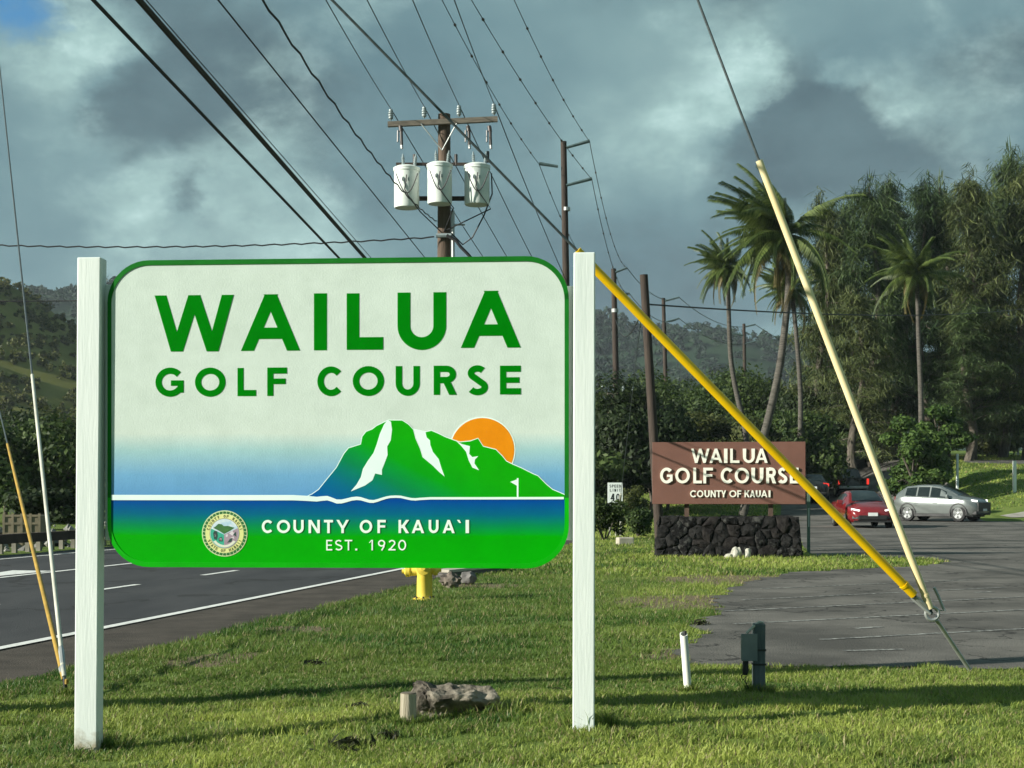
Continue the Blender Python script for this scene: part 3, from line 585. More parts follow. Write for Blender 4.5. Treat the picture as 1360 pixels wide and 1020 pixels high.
# ------------------------------------------------------------------ brown sign on its lava rock wall
BP = Plane(968, 670, 31.0, R(-7)); bz = BP.o.z
bsign = thing('entrance_sign', 'brown painted sign board with raised white lettering above the lava rock wall', 'sign', (BP.o.x, BP.o.y, 0), BP.a)
U2 = lambda px, py: (lambda q: (q[0], q[1] + bz))(BP.uv(px, py))
brown = mat('brown_sign_paint', (.135, .058, .040), (.165, .072, .050), rough=.7, scale=2.2, bump=.15, bscale=40)
a = U2(866.5, 669.5); b = U2(1070, 586.5)
bevel(MB().box((a[0], 0, a[1]), (b[0], .09, b[1])).build('board', brown, bsign), .008)
raised = mat('raised_white_letters', (.78, .76, .64), (.84, .82, .72), rough=.55, scale=5)
X7 = lambda x: 840 + x / 5.1
for y0, y1, w, dep, boxes in [(183, 280, .175, .04, [('W', 398, 522), ('A', 522, 608), ('I', 620, 643), ('L', 662, 724), ('U', 750, 826), ('A', 832, 915)]),
                       (312, 418, .175, .04, [('G', 187, 272), ('O', 290, 388), ('L', 412, 470), ('F', 480, 545), ('C', 598, 680), ('O', 693, 790), ('U', 808, 884), ('R', 906, 972), ('S', 985, 1048), ('E', 1066, 1124)]),
                       (465, 512, .18, .03, [('C', 390, 433), ('O', 437, 480), ('U', 488, 522), ('N', 529, 564), ('T', 568, 600), ('Y', 600, 634), ('O', 656, 704), ('F', 710, 737), ('K', 759, 793), ('A', 795, 830), ('U', 836, 868), ('A', 871, 913), ('I', 922, 934)])]:
    for ch, x0, x1 in boxes:
        a = U2(X7(x0), 560 + y1 / 5.1); b = U2(X7(x1), 560 + y0 / 5.1); letter('letter', ch, (a[0], a[1], b[0], b[1]), w, raised, bsign, -.001, dep, .35)
rust = mat('dark_brown_post', (.06, .035, .025), (.10, .06, .04), rough=.8, scale=6)
for px in (912, 1024):
    u = U2(px, 680)[0]; MB().box((u - .05, .10, .0), (u + .05, .20, U2(px, 600)[1])).build('post', rust, bsign)
lava = mat('lava_rock', (.005, .005, .005), (.024, .023, .022), rough=.95, scale=9, bump=1.0, bscale=16, detail=10, spec=.2)
lava2 = mat('lava_rock_brown', (.006, .005, .005), (.028, .025, .023), rough=.95, scale=7, bump=1.0, bscale=26, detail=10, spec=.2)
lichen = mat('lava_rock_lichen', (.006, .006, .006), (.06, .06, .055), rough=.95, scale=10, bump=1.0, bscale=26, detail=10, lo=.5, hi=.62, spec=.2)
mortar = mat('wall_core', (.010, .010, .010), (.022, .021, .02), rough=1, scale=12, bump=.6)
wall = thing('lava_rock_wall', 'low wall of dark lava stones under the brown sign', 'wall', (BP.o.x, BP.o.y, 0), BP.a)
wl0 = U2(870, 744)[0]; wl1 = U2(1066, 744)[0]; wz1 = U2(968, 686)[1]
v = [(wl0 + .03, -.08, -.1), (wl1 - .03, -.08, -.1), (wl1 - .03, .55, -.1), (wl0 + .03, .55, -.1), (wl0 + .12, 0, wz1 - .05), (wl1 - .18, 0, wz1 - .05), (wl1 - .18, .45, wz1 - .05), (wl0 + .12, .45, wz1 - .05)]
MB().add(v, [(3, 2, 1, 0), (4, 5, 6, 7), (0, 1, 5, 4), (1, 2, 6, 5), (2, 3, 7, 6), (3, 0, 4, 7)]).build('core', mortar, wall)
def clip(poly, mx, my, nx, ny):
    out = []
    for i in range(len(poly)):
        a = poly[i]; b = poly[(i + 1) % len(poly)]; da = (a[0] - mx) * nx + (a[1] - my) * ny; db = (b[0] - mx) * nx + (b[1] - my) * ny
        if da <= 0: out.append(a)
        if da * db < 0: t = da / (da - db); out.append((a[0] + (b[0] - a[0]) * t, a[1] + (b[1] - a[1]) * t))
    return out
def stones(parent, u0, u1, v0, v1, nu, nv, place, ms, joint=.004, bulge=.05, seed=1):
    rr = random.Random(seed); S = [((i + .5 + rr.uniform(-.42, .42) + (.5 if j % 2 else 0)) / nu * (u1 - u0) + u0, (j + .5 + rr.uniform(-.35, .35)) / nv * (v1 - v0) + v0) for j in range(nv) for i in range(-1, nu + 1)]
    for i, s0 in enumerate(S):
        poly = [(u0, v0), (u1, v0), (u1, v1), (u0, v1)]
        for j, s1 in enumerate(S):
            if j == i: continue
            d = math.hypot(s1[0] - s0[0], s1[1] - s0[1])
            if d > .0001 and poly: poly = clip(poly, (s0[0] + s1[0]) / 2, (s0[1] + s1[1]) / 2, s1[0] - s0[0], s1[1] - s0[1])
        if len(poly) < 3: continue
        cx = sum(p[0] for p in poly) / len(poly); cy = sum(p[1] for p in poly) / len(poly)
        fine = []
        for k in range(len(poly)):
            a, b = poly[k], poly[(k + 1) % len(poly)]; n = max(1, int(math.hypot(b[0] - a[0], b[1] - a[1]) / .07)); fine += [(a[0] + (b[0] - a[0]) * t / n, a[1] + (b[1] - a[1]) * t / n) for t in range(n)]
        ar = max(max(abs(p[0] - cx), abs(p[1] - cy)) for p in fine)
        if ar < .05: continue
        B_ = bulge * rr.uniform(.6, 1.4); rings = []
        for sh, d in ((joint, -.05), (joint, B_ * .35), (joint + .035, B_ * .8), (joint + .09, B_)):
            ring = []
            for p in fine:
                l = math.hypot(p[0] - cx, p[1] - cy) or 1; s_ = max(.15, 1 - sh / l) * (1 + rr.uniform(-.06, .06)); ring.append((cx + (p[0] - cx) * s_, cy + (p[1] - cy) * s_, d + rr.uniform(-.02, .02)))
            rings.append(ring)
        n = len(fine); vv = [place(*q) for r_ in rings for q in r_]; ff = [(k * n + t, k * n + (t + 1) % n, (k + 1) * n + (t + 1) % n, (k + 1) * n + t) for k in range(3) for t in range(n)]
        vv.append(place(cx, cy, B_ * rr.uniform(1, 1.25))); ff += [(3 * n + t, 3 * n + (t + 1) % n, 4 * n) for t in range(n)]
        MB().add(vv, ff).build('stone', rr.choice(ms), parent, smooth=True, sharp=55)
hw = wz1
stones(wall, wl0, wl1, 0, wz1, 10, 4, lambda u, v, d: ((u - (wl0 + wl1) / 2) * (1 - .05 * v / hw) + (wl0 + wl1) / 2, -.08 - d + .09 * v / hw, v), [lava, lava, lava2, lava, lava2, lichen], seed=4)
stones(wall, .0, .46, 0, wz1 - .06, 2, 4, lambda u, v, d: (wl1 - .03 - .15 * v / hw + d, u, v), [lava, lava2], seed=8)
stones(wall, .0, .46, 0, wz1 - .06, 2, 4, lambda u, v, d: (wl0 + .03 + .09 * v / hw - d, u, v), [lava, lava2], seed=9)
stones(wall, wl0 + .12, wl1 - .18, 0.02, .43, 10, 1, lambda u, v, d: (u, v, wz1 - .05 + d), [lava, lava2, lava], seed=11)
def rock(name, label, cat, loc, size, m, seed=0, rz=0, parent=None, kind=None, sub=3, amp=.28, freq=1.5, group=None):
    bm = bmesh.new(); bmesh.ops.create_icosphere(bm, subdivisions=sub, radius=1)
    for v_ in bm.verts:
        n = mnoise.fractal(v_.co * freq + Vector((seed * 3.1, seed * 1.7, seed)), .9, 2.0, 4); c = mnoise.cell(v_.co * 1.3 + Vector((seed, 0, 0)))
        v_.co = v_.co * (1 + amp * n + .06 * c)
        v_.co.x *= size[0]; v_.co.y *= size[1]; v_.co.z *= size[2]
    me = bpy.data.meshes.new(name); bm.to_mesh(me); bm.free(); me.materials.append(m); me.polygons.foreach_set('use_smooth', [True] * len(me.polygons)); me.set_sharp_from_angle(angle=R(35))
    o = obj(name, me, parent, loc, (0, 0, rz)); return tag(o, label, cat, group, kind)
pale_rock = mat('pale_stone', (.30, .29, .24), (.55, .53, .45), rough=.9, scale=6, bump=.5)
for i, (px, lab) in enumerate([(978, 'pale weathered stone leaning on the lava wall, taller left one'), (993, 'small pale stone at the foot of the lava wall, right one'), (968, 'low pale stone at the foot of the lava wall, lowest of three')]):
    p = P(px, 744, 30.55); rock('pale_stone', lab, 'stone', (p.x, p.y, [.09, .08, .03][i]), [(.11, .09, .15), (.07, .07, .12), (.10, .08, .06)][i], pale_rock, seed=20 + i)

# ------------------------------------------------------------------ utility poles and wires
polewood = mat('pole_wood', (.060, .040, .028), (.135, .095, .065), rough=.9, scale=5, stretch=(5, 5, .35), bump=.6, bscale=9, lo=.3, hi=.7)
darkwood = mat('creosote_pole', (.028, .020, .016), (.060, .043, .032), rough=.9, scale=5, stretch=(5, 5, .35), bump=.5, bscale=9)
armwood = mat('crossarm_wood', (.10, .088, .070), (.21, .18, .14), rough=.9, scale=6, stretch=(.6, 6, 6), bump=.4)
steel = mat('galvanised_steel', (.34, .36, .35), (.46, .47, .45), rough=.45, metal=.6, scale=6)
porcelain = mat('grey_porcelain', (.20, .25, .26), (.32, .37, .37), rough=.3, scale=9)
blackrub = mat('black_cable', (.012, .013, .014), (.02, .021, .022), rough=.6, scale=20)
wirem = mat('aluminium_wire', (.030, .034, .036), (.045, .05, .05), rough=.5, metal=.3, scale=20)
tankm = mat('transformer_paint', (.62, .68, .64), (.74, .78, .73), rough=.5, scale=3, bump=.08, lo=.3, hi=.55)
brownpor = mat('brown_porcelain', (.035, .028, .024), (.06, .045, .038), rough=.4, scale=9)
def pole(name, label, x, y, ztop, r0, r1, m, lean=(0, 0), group='wooden utility poles'):
    t = thing(name, label, 'utility pole', (x, y, gzf(x, y)), 0, group); z0 = gzf(x, y); h = ztop - z0
    b = MB(); n = 9; b.tube([(lean[0] * i / n, lean[1] * i / n, -.6 + (h + .6) * i / n) for i in range(n + 1)], [r0 + (r1 - r0) * i / n for i in range(n + 1)], 14)
    b.build('shaft', m, t, smooth=True); return t
def tube_part(parent, name, a, b, r_, m, n=8): return MB().tube([a, b], r_, n).build(name, m, parent, smooth=True)
def insulator(parent, p, up=1, s=1.0, m=None, name='insulator'):
    prof = [(.012, -.05), (.03, -.02), (.055, 0), (.055, .03), (.035, .04), (.06, .055), (.06, .085), (.04, .095), (.058, .11), (.058, .14), (.035, .15), (.05, .165), (.045, .2), (.02, .215)]
    return MB().lathe([(a * s, z * s * up) for a, z in prof], 12, None, p).build(name, m or porcelain, parent, smooth=True)
# main pole with transformers, 31 m out
MD = 31.0; pm = P(590, 345, MD); MX = pm.x
main = pole('transformer_pole', 'brown wooden pole with crossarm and three white transformer tanks behind the white sign', MX, MD, P(590, 152, MD).z, .19, .135, polewood)
L0 = lambda px, py, dy=0: (lambda q: Vector((q.x - MX, dy, q.z)))(P(px, py, MD))
ca = L0(516, 168, -.16); cb = L0(661, 161, -.16)
b = MB(); dz = .055
b.add([(ca.x, -.22, ca.z - dz), (cb.x, -.22, cb.z - dz), (cb.x, -.12, cb.z - dz), (ca.x, -.12, ca.z - dz), (ca.x, -.22, ca.z + dz), (cb.x, -.22, cb.z + dz), (cb.x, -.12, cb.z + dz), (ca.x, -.12, ca.z + dz)], [(3, 2, 1, 0), (4, 5, 6, 7), (0, 1, 5, 4), (1, 2, 6, 5), (2, 3, 7, 6), (3, 0, 4, 7)]).build('crossarm', armwood, main)
for px in (560, 607):
    a = L0(px, 168, -.24); tube_part(main, 'brace', a, L0(588, 203, -.24), .014, steel, 6)
INS = {}
for px, py in ((520, 163), (564, 160), (610, 158), (656, 156)):
    p = L0(px, py, -.17); insulator(main, p + Vector((0, 0, .05)), 1, .95); INS[px] = p + Vector((MX, MD, .26))
for px in (533, 622, 650):
    p = L0(px, 172, -.26); o = MB().tube([p, p + Vector((.02, -.04, -.12))], .045, 10).tube([p + Vector((.02, -.04, -.10)), p + Vector((.03, -.06, -.42))], .035, 8).tube([p + Vector((-.05, -.04, -.1)), p + Vector((-.05, -.09, -.36))], .02, 6).build('fuse_cutout', brownpor, main, smooth=True)
    MB().tube([p + Vector((.03, -.06, -.40)), p + Vector((.04, -.07, -.50))], .03, 8).build('cutout_cap', steel, o)
for i, (px, top, bot, w) in enumerate(((541.5, 229, 280, 33), (585.5, 227, 277, 32), (634, 226, 276, 33))):
    c = L0(px, 250, -.48 if i == 1 else -.30); zt = L0(px, top).z; zb = L0(px, bot).z; rr = w / 2 / F * MD
    tk = MB().lathe([(rr * .96, zb), (rr, zb + .03), (rr, zt - .05), (rr * 1.06, zt - .05), (rr * 1.06, zt)], 28, None, (c.x, c.y, 0)).build('transformer_tank', tankm, main, smooth=True)
    MB().lathe([(rr * 1.08, zt), (rr * 1.08, zt + .02), (rr * .8, zt + .06), (rr * .3, zt + .085), (.02, zt + .09)], 28, None, (c.x, c.y, 0)).build('lid', tankm, tk, smooth=True)
    for dx in (-.07, .17):
        q = Vector((c.x + dx, c.y - .02, zt + .05)); M_ = Matrix.Rotation(.12 if dx > 0 else -.05, 3, 'Y')
        prof = [(.03, 0)]
        for k in range(5): prof += [(.04, .03 + k * .04), (.026, .05 + k * .04)]
        MB().lathe([(a, z) for a, z in prof] + [(.010, .28)], 10, M_, q).build('bushing', porcelain, tk, smooth=True)
    for s_ in (-1, 1): MB().box((c.x + s_ * .06 - .02, c.y - rr - .02, zt - .3), (c.x + s_ * .06 + .02, c.y - rr + .01, zt - .24)).build('terminal_lug', steel, tk)
    n = 10; 
    ptsw = [Vector((c.x - rr * .75 + rr * 1.7 * k / n, c.y - rr - .05, zt - .16 - .42 * math.sin(math.pi * k / n))) for k in range(n + 1)]
    MB().tube(ptsw, .013, 6).build('lead_wire', blackrub, tk, smooth=True)
    MB().tube([Vector((c.x + .02, c.y - rr - .03, zt - .18)), Vector((c.x - .02, c.y - rr - .06, zt - .5)), Vector((c.x + .06, c.y - rr - .03, zb + .2)), Vector((c.x + .3, c.y - .1, zb - .1)), Vector((0, -.18, zb - .55))], .014, 6).build('lead_wire', blackrub, tk, smooth=True)
a = L0(527, 266, -.12); b_ = L0(645, 266, -.12)
MB().box((a.x, -.19, a.z - .04), (b_.x, -.13, a.z + .05)).build('transformer_bracket', darkwood, main); MB().box((a.x, -.19, a.z + .72), (b_.x, -.14, a.z + .78)).build('transformer_bracket', darkwood, main)
for px, py in ((551, 222), (606, 222), (648, 218)): 
    p = L0(px, py, -.16); MB().tube([p, p + Vector((0, 0, .24))], .035, 8).build('lightning_arrester', brownpor, main, smooth=True)
p = L0(603, 300, -.17); MB().tube([p + Vector((-.02, 0, .3)), p + Vector((.0, 0, -4))], .04, 8).build('conduit', steel, main, smooth=True)
tube_part(main, 'service_bracket', L0(580, 315, -.2), L0(600, 315, -.2), .05, porcelain); tube_part(main, 'service_arm', L0(600, 300, -.14), L0(618, 300, -.14), .02, steel)
MB().tube([L0(653, 235, -.35), L0(654, 262, -.35), L0(643, 290, -.3), L0(628, 318, -.25), L0(615, 327, -.2), L0(600, 312, -.2)], .017, 6).build('hanging_loop', blackrub, main, smooth=True)
MB().tube([L0(594, 315, -.22), L0(606, 322, -.24), L0(612, 330, -.24), L0(622, 340, -.22), L0(632, 352, -.22)], .04, 6).build('cable_splice', blackrub, main, smooth=True)
# taller transmission poles
def standoff(t, base, z, dx, rise, m=None):
    d = 1 if dx > 0 else -1
    a = Vector((base + d * .12, -.05, z)); b = a + Vector((dx, 0, rise)); MB().tube([a, b], [.055, .04], 8).build('standoff_insulator', m or mat('standoff_grey', (.06, .09, .09), (.09, .12, .12), rough=.5), t, smooth=True); return b
TP = {}
def tpole(key, px_top, py_top, px_b, D, w, label):
    T_ = P(px_top, py_top, D); B_ = P(px_b, 690, D); t = pole('transmission_pole', label, B_.x, D, T_.z, w * 1.2 / F * D / 2, w * .8 / F * D / 2, darkwood, (T_.x - B_.x, 0)); TP[key] = (t, B_.x, D); return t
def tl(key, px, py, dy=0): t, bx, D = TP[key]; q = P(px, py, D); return Vector((q.x - bx, dy, q.z - t.location.z))
def tw(key, px, py): return P(px, py, TP[key][2])
t1 = tpole('a', 748.5, 188, 758, 51, 10, 'tall dark pole just left of the right white sign post')
for (p0, p1) in (((752, 197), (783, 188)), ((752, 247), (786, 238)), ((741, 222), (716, 218))):
    a = tl('a', *p0, -.1); b = tl('a', *p1, -.1); MB().tube([a, b], [.05, .065], 8).build('standoff_insulator', mat('standoff_grey', (.05, .085, .085), (.08, .12, .12), rough=.5), t1, smooth=True)
MB().lathe([(.145, 0), (.145, .12)], 14, None, tl('a', 752.2, 280)).build('pole_band', steel, t1)
t2 = tpole('b', 815, 357, 822, 80, 8.5, 'dark pole rising behind the speed limit sign')
for (p0, p1) in (((817, 362), (833, 356)), ((818, 393), (836, 390))):
    MB().tube([tl('b', *p0, -.1), tl('b', *p1, -.1)], .06, 8).build('standoff_insulator', MATS['standoff_grey'], t2, smooth=True)
MB().box(tuple(tl('b', 799, 525, -.3)), tuple(tl('b', 842, 521.5, -.18))).build('crossarm', armwood, t2)
for px in (800, 813, 828, 840): insulator(t2, tl('b', px, 521, -.24), 1, 1.6)
for px in (808, 831): tube_part(t2, 'brace', tl('b', px, 524, -.3), tl('b', 819, 533, -.3), .03, steel, 6)
MB().box(tuple(tl('b', 806, 581, -.3)), tuple(tl('b', 834, 578.5, -.18))).build('crossarm', armwood, t2)
for px in (810, 831): tube_part(t2, 'brace', tl('b', px, 578, -.3), tl('b', 820, 571, -.3), .03, steel, 6)
MB().lathe([(.2, 0), (.2, .2)], 14, None, tl('b', 816.6, 415)).build('pole_band', steel, t2)
t3 = tpole('c', 881, 396, 888, 110, 6, 'distant dark pole just left of the leftmost palm')
for (p0, p1) in (((883, 400), (902, 395)), ((883, 428), (902, 423))):
    MB().tube([tl('c', *p0, -.1), tl('c', *p1, -.1)], .07, 8).build('standoff_insulator', MATS['standoff_grey'], t3, smooth=True)
MB().box(tuple(tl('c', 871, 553.5, -.3)), tuple(tl('c', 904, 550.5, -.18))).build('crossarm', armwood, t3)
for px in (873, 903): insulator(t3, tl('c', px, 550, -.24), 1, 2)
for px in (880, 896): tube_part(t3, 'brace', tl('c', px, 553, -.3), tl('c', 887.5, 560, -.3), .04, steel, 6)
t4 = tpole('d', 988, 430, 991, 140, 5, 'farthest dark pole between the leftmost palm and the leaning palm')
for (p0, p1) in (((990, 434), (1003, 431)), ((990, 457), (1004, 453)), ((986, 445), (973, 443))):
    MB().tube([tl('d', *p0, -.1), tl('d', *p1, -.1)], .08, 8).build('standoff_insulator', MATS['standoff_grey'], t4, smooth=True)
t5 = pole('guy_stub_pole', 'thick leaning wooden stub pole at the left end of the brown sign', P(879, 740, 35).x, 35, P(855, 365, 35).z, .125, .10, darkwood, (P(855, 365, 35).x - P(879, 740, 35).x, 0))
GP = (-4.25, 8.95); gp = pole('guyed_pole', 'tall roadside pole just left of the frame whose shadow crosses the lawn', *GP, 18.8, .17, .12, darkwood)
RP = (-11.9, 31.6); rp_ = pole('roadside_pole', 'pole across the highway just past the left frame edge', *RP, 13, .17, .12, polewood)
def wire(a, b, r_, label, sag=0.0, m=None, name='power_line', n=24, beads=0, wav=0.0, group=None):
    a = Vector(a); b = Vector(b); pts = []
    for i in range(n + 1):
        t = i / n; p = a.lerp(b, t); p.z -= sag * 4 * t * (1 - t)
        if wav: p.z += wav * math.sin(i * 2.1); p.x += wav * math.cos(i * 2.1)
        pts.append(p)
    if beads:
        t = thing(name, label, 'wire', a); M0 = a
        MB().tube([q - M0 for q in pts], r_, 6).build('conductor', m or wirem, t, smooth=True)
        bm_ = MB()
        L_ = (b - a).length; k = int(L_ / beads)
        for j in range(1, k):
            t_ = j / k; q = a.lerp(b, t_); q.z -= sag * 4 * t_ * (1 - t_); q -= M0; d = (b - a).normalized()
            bm_ = MB().tube([q - d * .09, q - d * .03, q + d * .03, q + d * .09], [.014, .036, .036, .014], 8); bm_.build('bird_marker', brownpor, t)
        return t
    return tag(MB().tube(pts, r_, 6).build(name, m or wirem, None, smooth=True), label, 'wire', group)
def near(px0, py0, px1, py1, D1, D0, e=1.5):
    """point where the straight line seen from (px1,py1) at depth D1 through (px0,py0) lies, e times as far out, depth D0 at (px0,py0)"""
    A = P(px1, py1, D1); B = P(px0, py0, D0); return A + (B - A) * e
M_ = Vector((MX, MD, 0))
wire(near(190, 0, 590, 453, MD, 10.5, 1.25), P(590, 453, MD) + Vector((-.15, -.15, 0)), .026, 'thickest black overhead cable above the sign', name='overhead_cable', m=blackrub)
wire(near(130, 0, 590, 478, MD, 11, 1.25), P(588, 478, MD) + Vector((-.15, -.15, 0)), .017, 'leftmost of the two thick black overhead cables', name='overhead_cable', m=blackrub)
wire(near(198, 0, 590, 446, MD, 11, 1.25), P(590, 446, MD) + Vector((-.12, -.15, 0)), .005, 'thin wire just right of the thickest overhead cable', name='overhead_cable')
wire(near(293, 0, 590, 366, MD, 13, 1.25), P(590, 366, MD) + Vector((-.12, -.15, 0)), .009, 'smooth thin cable between the thick cables and the twisted cable', name='overhead_cable', m=blackrub)
wire(near(372, 0, 585, 296, MD, 13, 1.25), P(586, 296, MD) + Vector((-.1, -.2, 0)), .0115, 'twisted cable curving to the pole below the transformers', .33, blackrub, 'service_cable', 60, wav=.012)
for px, x0, lab in ((520, 434, 'line to the leftmost crossarm insulator'), (564, 488, 'line to the second crossarm insulator from left'), (610, 548, 'line to the third crossarm insulator from left'), (656, 603, 'line to the rightmost crossarm insulator')):
    wire(near(x0, 0, px, 150, MD, 19, 1.3), INS[px], .0085, 'bare overhead ' + lab, .05)
for i, (px, q, lab) in enumerate(((520, 800, 'leftmost'), (564, 813, 'second'), (610, 828, 'third'), (656, 840, 'rightmost'))):
    wire(INS[px], tw('b', q, 519) + Vector((0, -.2, .1)), .012, 'bare line running away from the %s crossarm insulator' % lab, 1.1)
TA = {k: tw('a', *k) for k in ((783, 188), (786, 238), (716, 218))}
wire(near(592, 0, 716, 218, 51, 33, 1.2), TA[(716, 218)], .011, 'beaded line to the left arm of the tall dark pole', .3, beads=2.2, name='marked_line')
wire(near(632, 0, 786, 238, 51, 32, 1.2), TA[(786, 238)], .011, 'beaded line to the lower right arm of the tall dark pole', .3, beads=2.2, name='marked_line')
wire(near(687, 0, 783, 188, 51, 35, 1.2), TA[(783, 188)], .011, 'beaded line to the upper right arm of the tall dark pole', .3, beads=2.2, name='marked_line')
wire(TA[(716, 218)], tw('b', 806, 375), .013, 'beaded line leaving the left arm of the tall dark pole', .9, beads=3.0, name='marked_line')
wire(TA[(786, 238)], tw('b', 836, 390), .013, 'beaded line leaving the lower right arm of the tall dark pole', 1.1, beads=3.0, name='marked_line')
wire(TA[(783, 188)], tw('b', 833, 356), .013, 'beaded line leaving the upper right arm of the tall dark pole', 1.0, beads=3.0, name='marked_line')
wire(tw('b', 833, 356), tw('c', 902, 395), .02, 'far beaded line between two dark poles, upper one', .8, beads=6, name='marked_line')
wire(tw('b', 836, 390), tw('c', 902, 423), .02, 'far beaded line between two dark poles, lower one', .8, beads=6, name='marked_line')
wire(tw('c', 902, 395), tw('d', 1003, 431), .026, 'upper far line reaching the farthest pole', 1.0)
wire(tw('c', 902, 423), tw('d', 1004, 453), .026, 'lower far line reaching the farthest pole', 1.0)
wire(tw('d', 1003, 431), P(1110, 470, 180), .03, 'line leaving the farthest pole towards the trees', .8)
wire((RP[0], RP[1], P(0, 325, 31.6).z), P(578, 317, MD) + Vector((0, -.2, 0)), .017, 'twisted cable crossing level behind the sign to the transformer pole', .12, blackrub, 'service_cable', 70, wav=.014)
wire((RP[0], RP[1], P(0, 400, 31.6).z), P(588, 380, MD) + Vector((0, -.2, 0)), .013, 'lower level cable behind the left white post', .1, blackrub, 'service_cable', 40)
wire(P(858, 404, 35), P(1420, 400, 92), .022, 'dark cable from the leaning stub pole across to the palms', .55, blackrub, 'service_cable', 40)
wire(P(858, 400, 35), tw('b', 818, 425), .02, 'short cable between the stub pole and the dark pole', .9, blackrub, 'service_cable')
wire(tw('b', 842, 521), tw('c', 873, 549), .02, 'low line between the two distant crossarms', .7)
wire(P(760, 590, 76), tw('c', 873, 552), .018, 'pale line crossing low behind the right white post', .3, steel)
wire(P(760, 556, 78), tw('c', 903, 549), .018, 'upper pale line crossing low behind the right white post', .3, steel)

# ------------------------------------------------------------------ guy wires with plastic guards
yellow = mat('yellow_guard', (.78, .47, .0), (.86, .54, .004), rough=.4, scale=3, bump=.05)
creamg = mat('cream_guard', (.72, .58, .30), (.84, .72, .42), rough=.5, scale=3, stretch=(1, 1, .4), lo=.35, hi=.6)
mustard = mat('mustard_guard', (.26, .16, .02), (.40, .25, .035), rough=.6, scale=3)
whiteg = mat('white_guard', (.38, .38, .31), (.56, .56, .47), rough=.55, scale=2.5)
strand = mat('guy_strand', (.06, .075, .08), (.10, .12, .12), rough=.5, metal=.5, scale=30)
an_g = G(1290, 893); an_top = P(1238, 815, an_g.y - .35)
def guard(name, label, anchor, pole_pt, seen0, seen1, r_, m, group):
    """half-open sleeve on the guy between two fractions of its length"""
    d = pole_pt - anchor; t = thing(name, label, 'guy wire', anchor, 0, group)
    MB().tube([Vector((0, 0, 0)), d * .3, d], [.0095] * 3, 6).build('steel_strand', strand, t, smooth=True)
    a = d * seen0; b = d * seen1
    g = MB().tube([a, a + (b - a) * .02, a + (b - a) * .35, a + (b - a) * .7, b], [r_ * .96, r_, r_, r_, r_ * .94], 16).build('plastic_guard', m, t, smooth=True)
    for f in (.03,): 
        q = a + (b - a) * f; MB().tube([q - d.normalized() * .01, q + d.normalized() * .01], r_ * 1.12, 16).build('clamp', m, g, smooth=True)
    MB().tube([d * .004, d * .012, d * max(seen0 - .002, .014)], [.016, .022, .016], 8).build('preformed_grip', steel, t, smooth=True)
    return t
def on_pole(anchor, px, py, xy):                         # where the seen line meets the pole's axis
    n1 = (P(px, py, 1) - Vector((0, 0, H))).cross(anchor - Vector((0, 0, H))); x, y = xy
    return Vector((x, y, H - (n1.x * x + n1.y * y) / n1.z))
def frac(anchor, top, px, py):
    best = min(range(2001), key=lambda i: (lambda q: abs(CX + q.x / q.y * F - px) + abs(HY - (q.z - H) / q.y * F - py))(anchor.lerp(top, i / 4000)))
    return best / 4000
top1 = on_pole(an_top, 441, 0, GP); top2 = on_pole(an_top, 1008, 213, GP)
guard('guy_wire', 'bright yellow guy guard sloping down from behind the right white post', an_top, top1, frac(an_top, top1, 1205, 790), frac(an_top, top1, 768, 333), .034, yellow, 'guy wires at the lot edge')
guard('guy_wire', 'long cream guy guard leaning across the trees and red car', an_top, top2, frac(an_top, top2, 1236, 808), frac(an_top, top2, 1008, 213), .028, creamg, 'guy wires at the lot edge')
t = thing('anchor_rod', 'grey steel anchor rod slanting out of the grass edge at right', 'anchor rod', an_g)
MB().tube([Vector((.12, .03, -.16)), Vector((0, 0, 0)), (an_top - an_g) * .9], .017, 10).build('rod', steel, t, smooth=True)
e_ = an_top - an_g; MB().tube([e_ + Vector((.05 * math.cos(a_), .0, .05 * math.sin(a_))) for a_ in np.linspace(0, 2 * math.pi, 15)], .013, 8).build('eye', steel, t, smooth=True)
MB().tube([e_ + Vector((-.02, -.02, 0)), e_ + Vector((-.16, -.02, .12)), e_ + Vector((-.17, -.02, .17))], .012, 8).build('loose_strand', steel, t, smooth=True)
MB().tube([e_ + Vector((.03, .02, .03)), e_ + Vector((.1, .02, .02)), e_ + Vector((.05, .02, .14)), e_ + Vector((.02, .02, .2))], .012, 8).build('loose_strand', steel, t, smooth=True)
al_g = G(86, 925); al = P(86, 906, al_g.y)
r1 = on_pole(al, 43, 500, RP); r2 = on_pole(al, 10, 590, RP)
guard('guy_wire', 'thin white guy guard standing left of the left white post', al, r1, .002, frac(al, r1, 43, 498), .016, whiteg, 'guy wires at the road edge')
guard('guy_wire', 'mustard yellow guy guard leaning at the left frame edge', al, r2, .002, frac(al, r2, 11, 590), .0185, mustard, 'guy wires at the road edge')
t = thing('anchor_rod', 'short dark anchor rod in the grass at left', 'anchor rod', al_g); MB().tube([Vector((.04, 0, -.1)), Vector((.01, 0, 0)), al - al_g + Vector((0, 0, .02))], .015, 8).build('rod', mat('dark_iron', (.02, .02, .018), (.05, .045, .04), rough=.7), t, smooth=True)
MB().lathe([(.014, 0), (.014, .03), (.008, .035)], 10, None, al - al_g + Vector((.02, -.02, -.01))).build('cap', mustard, t, smooth=True)
sg = P(818, 690, 44); sg.z = gzf(sg.x, 44); sg_t = P(851, 425, 35)
guard('guy_wire', 'thin guy wire with short pale guard in front of the speed limit sign', sg, sg_t, .01, .24, .035, whiteg, 'guy wires at the stub pole')

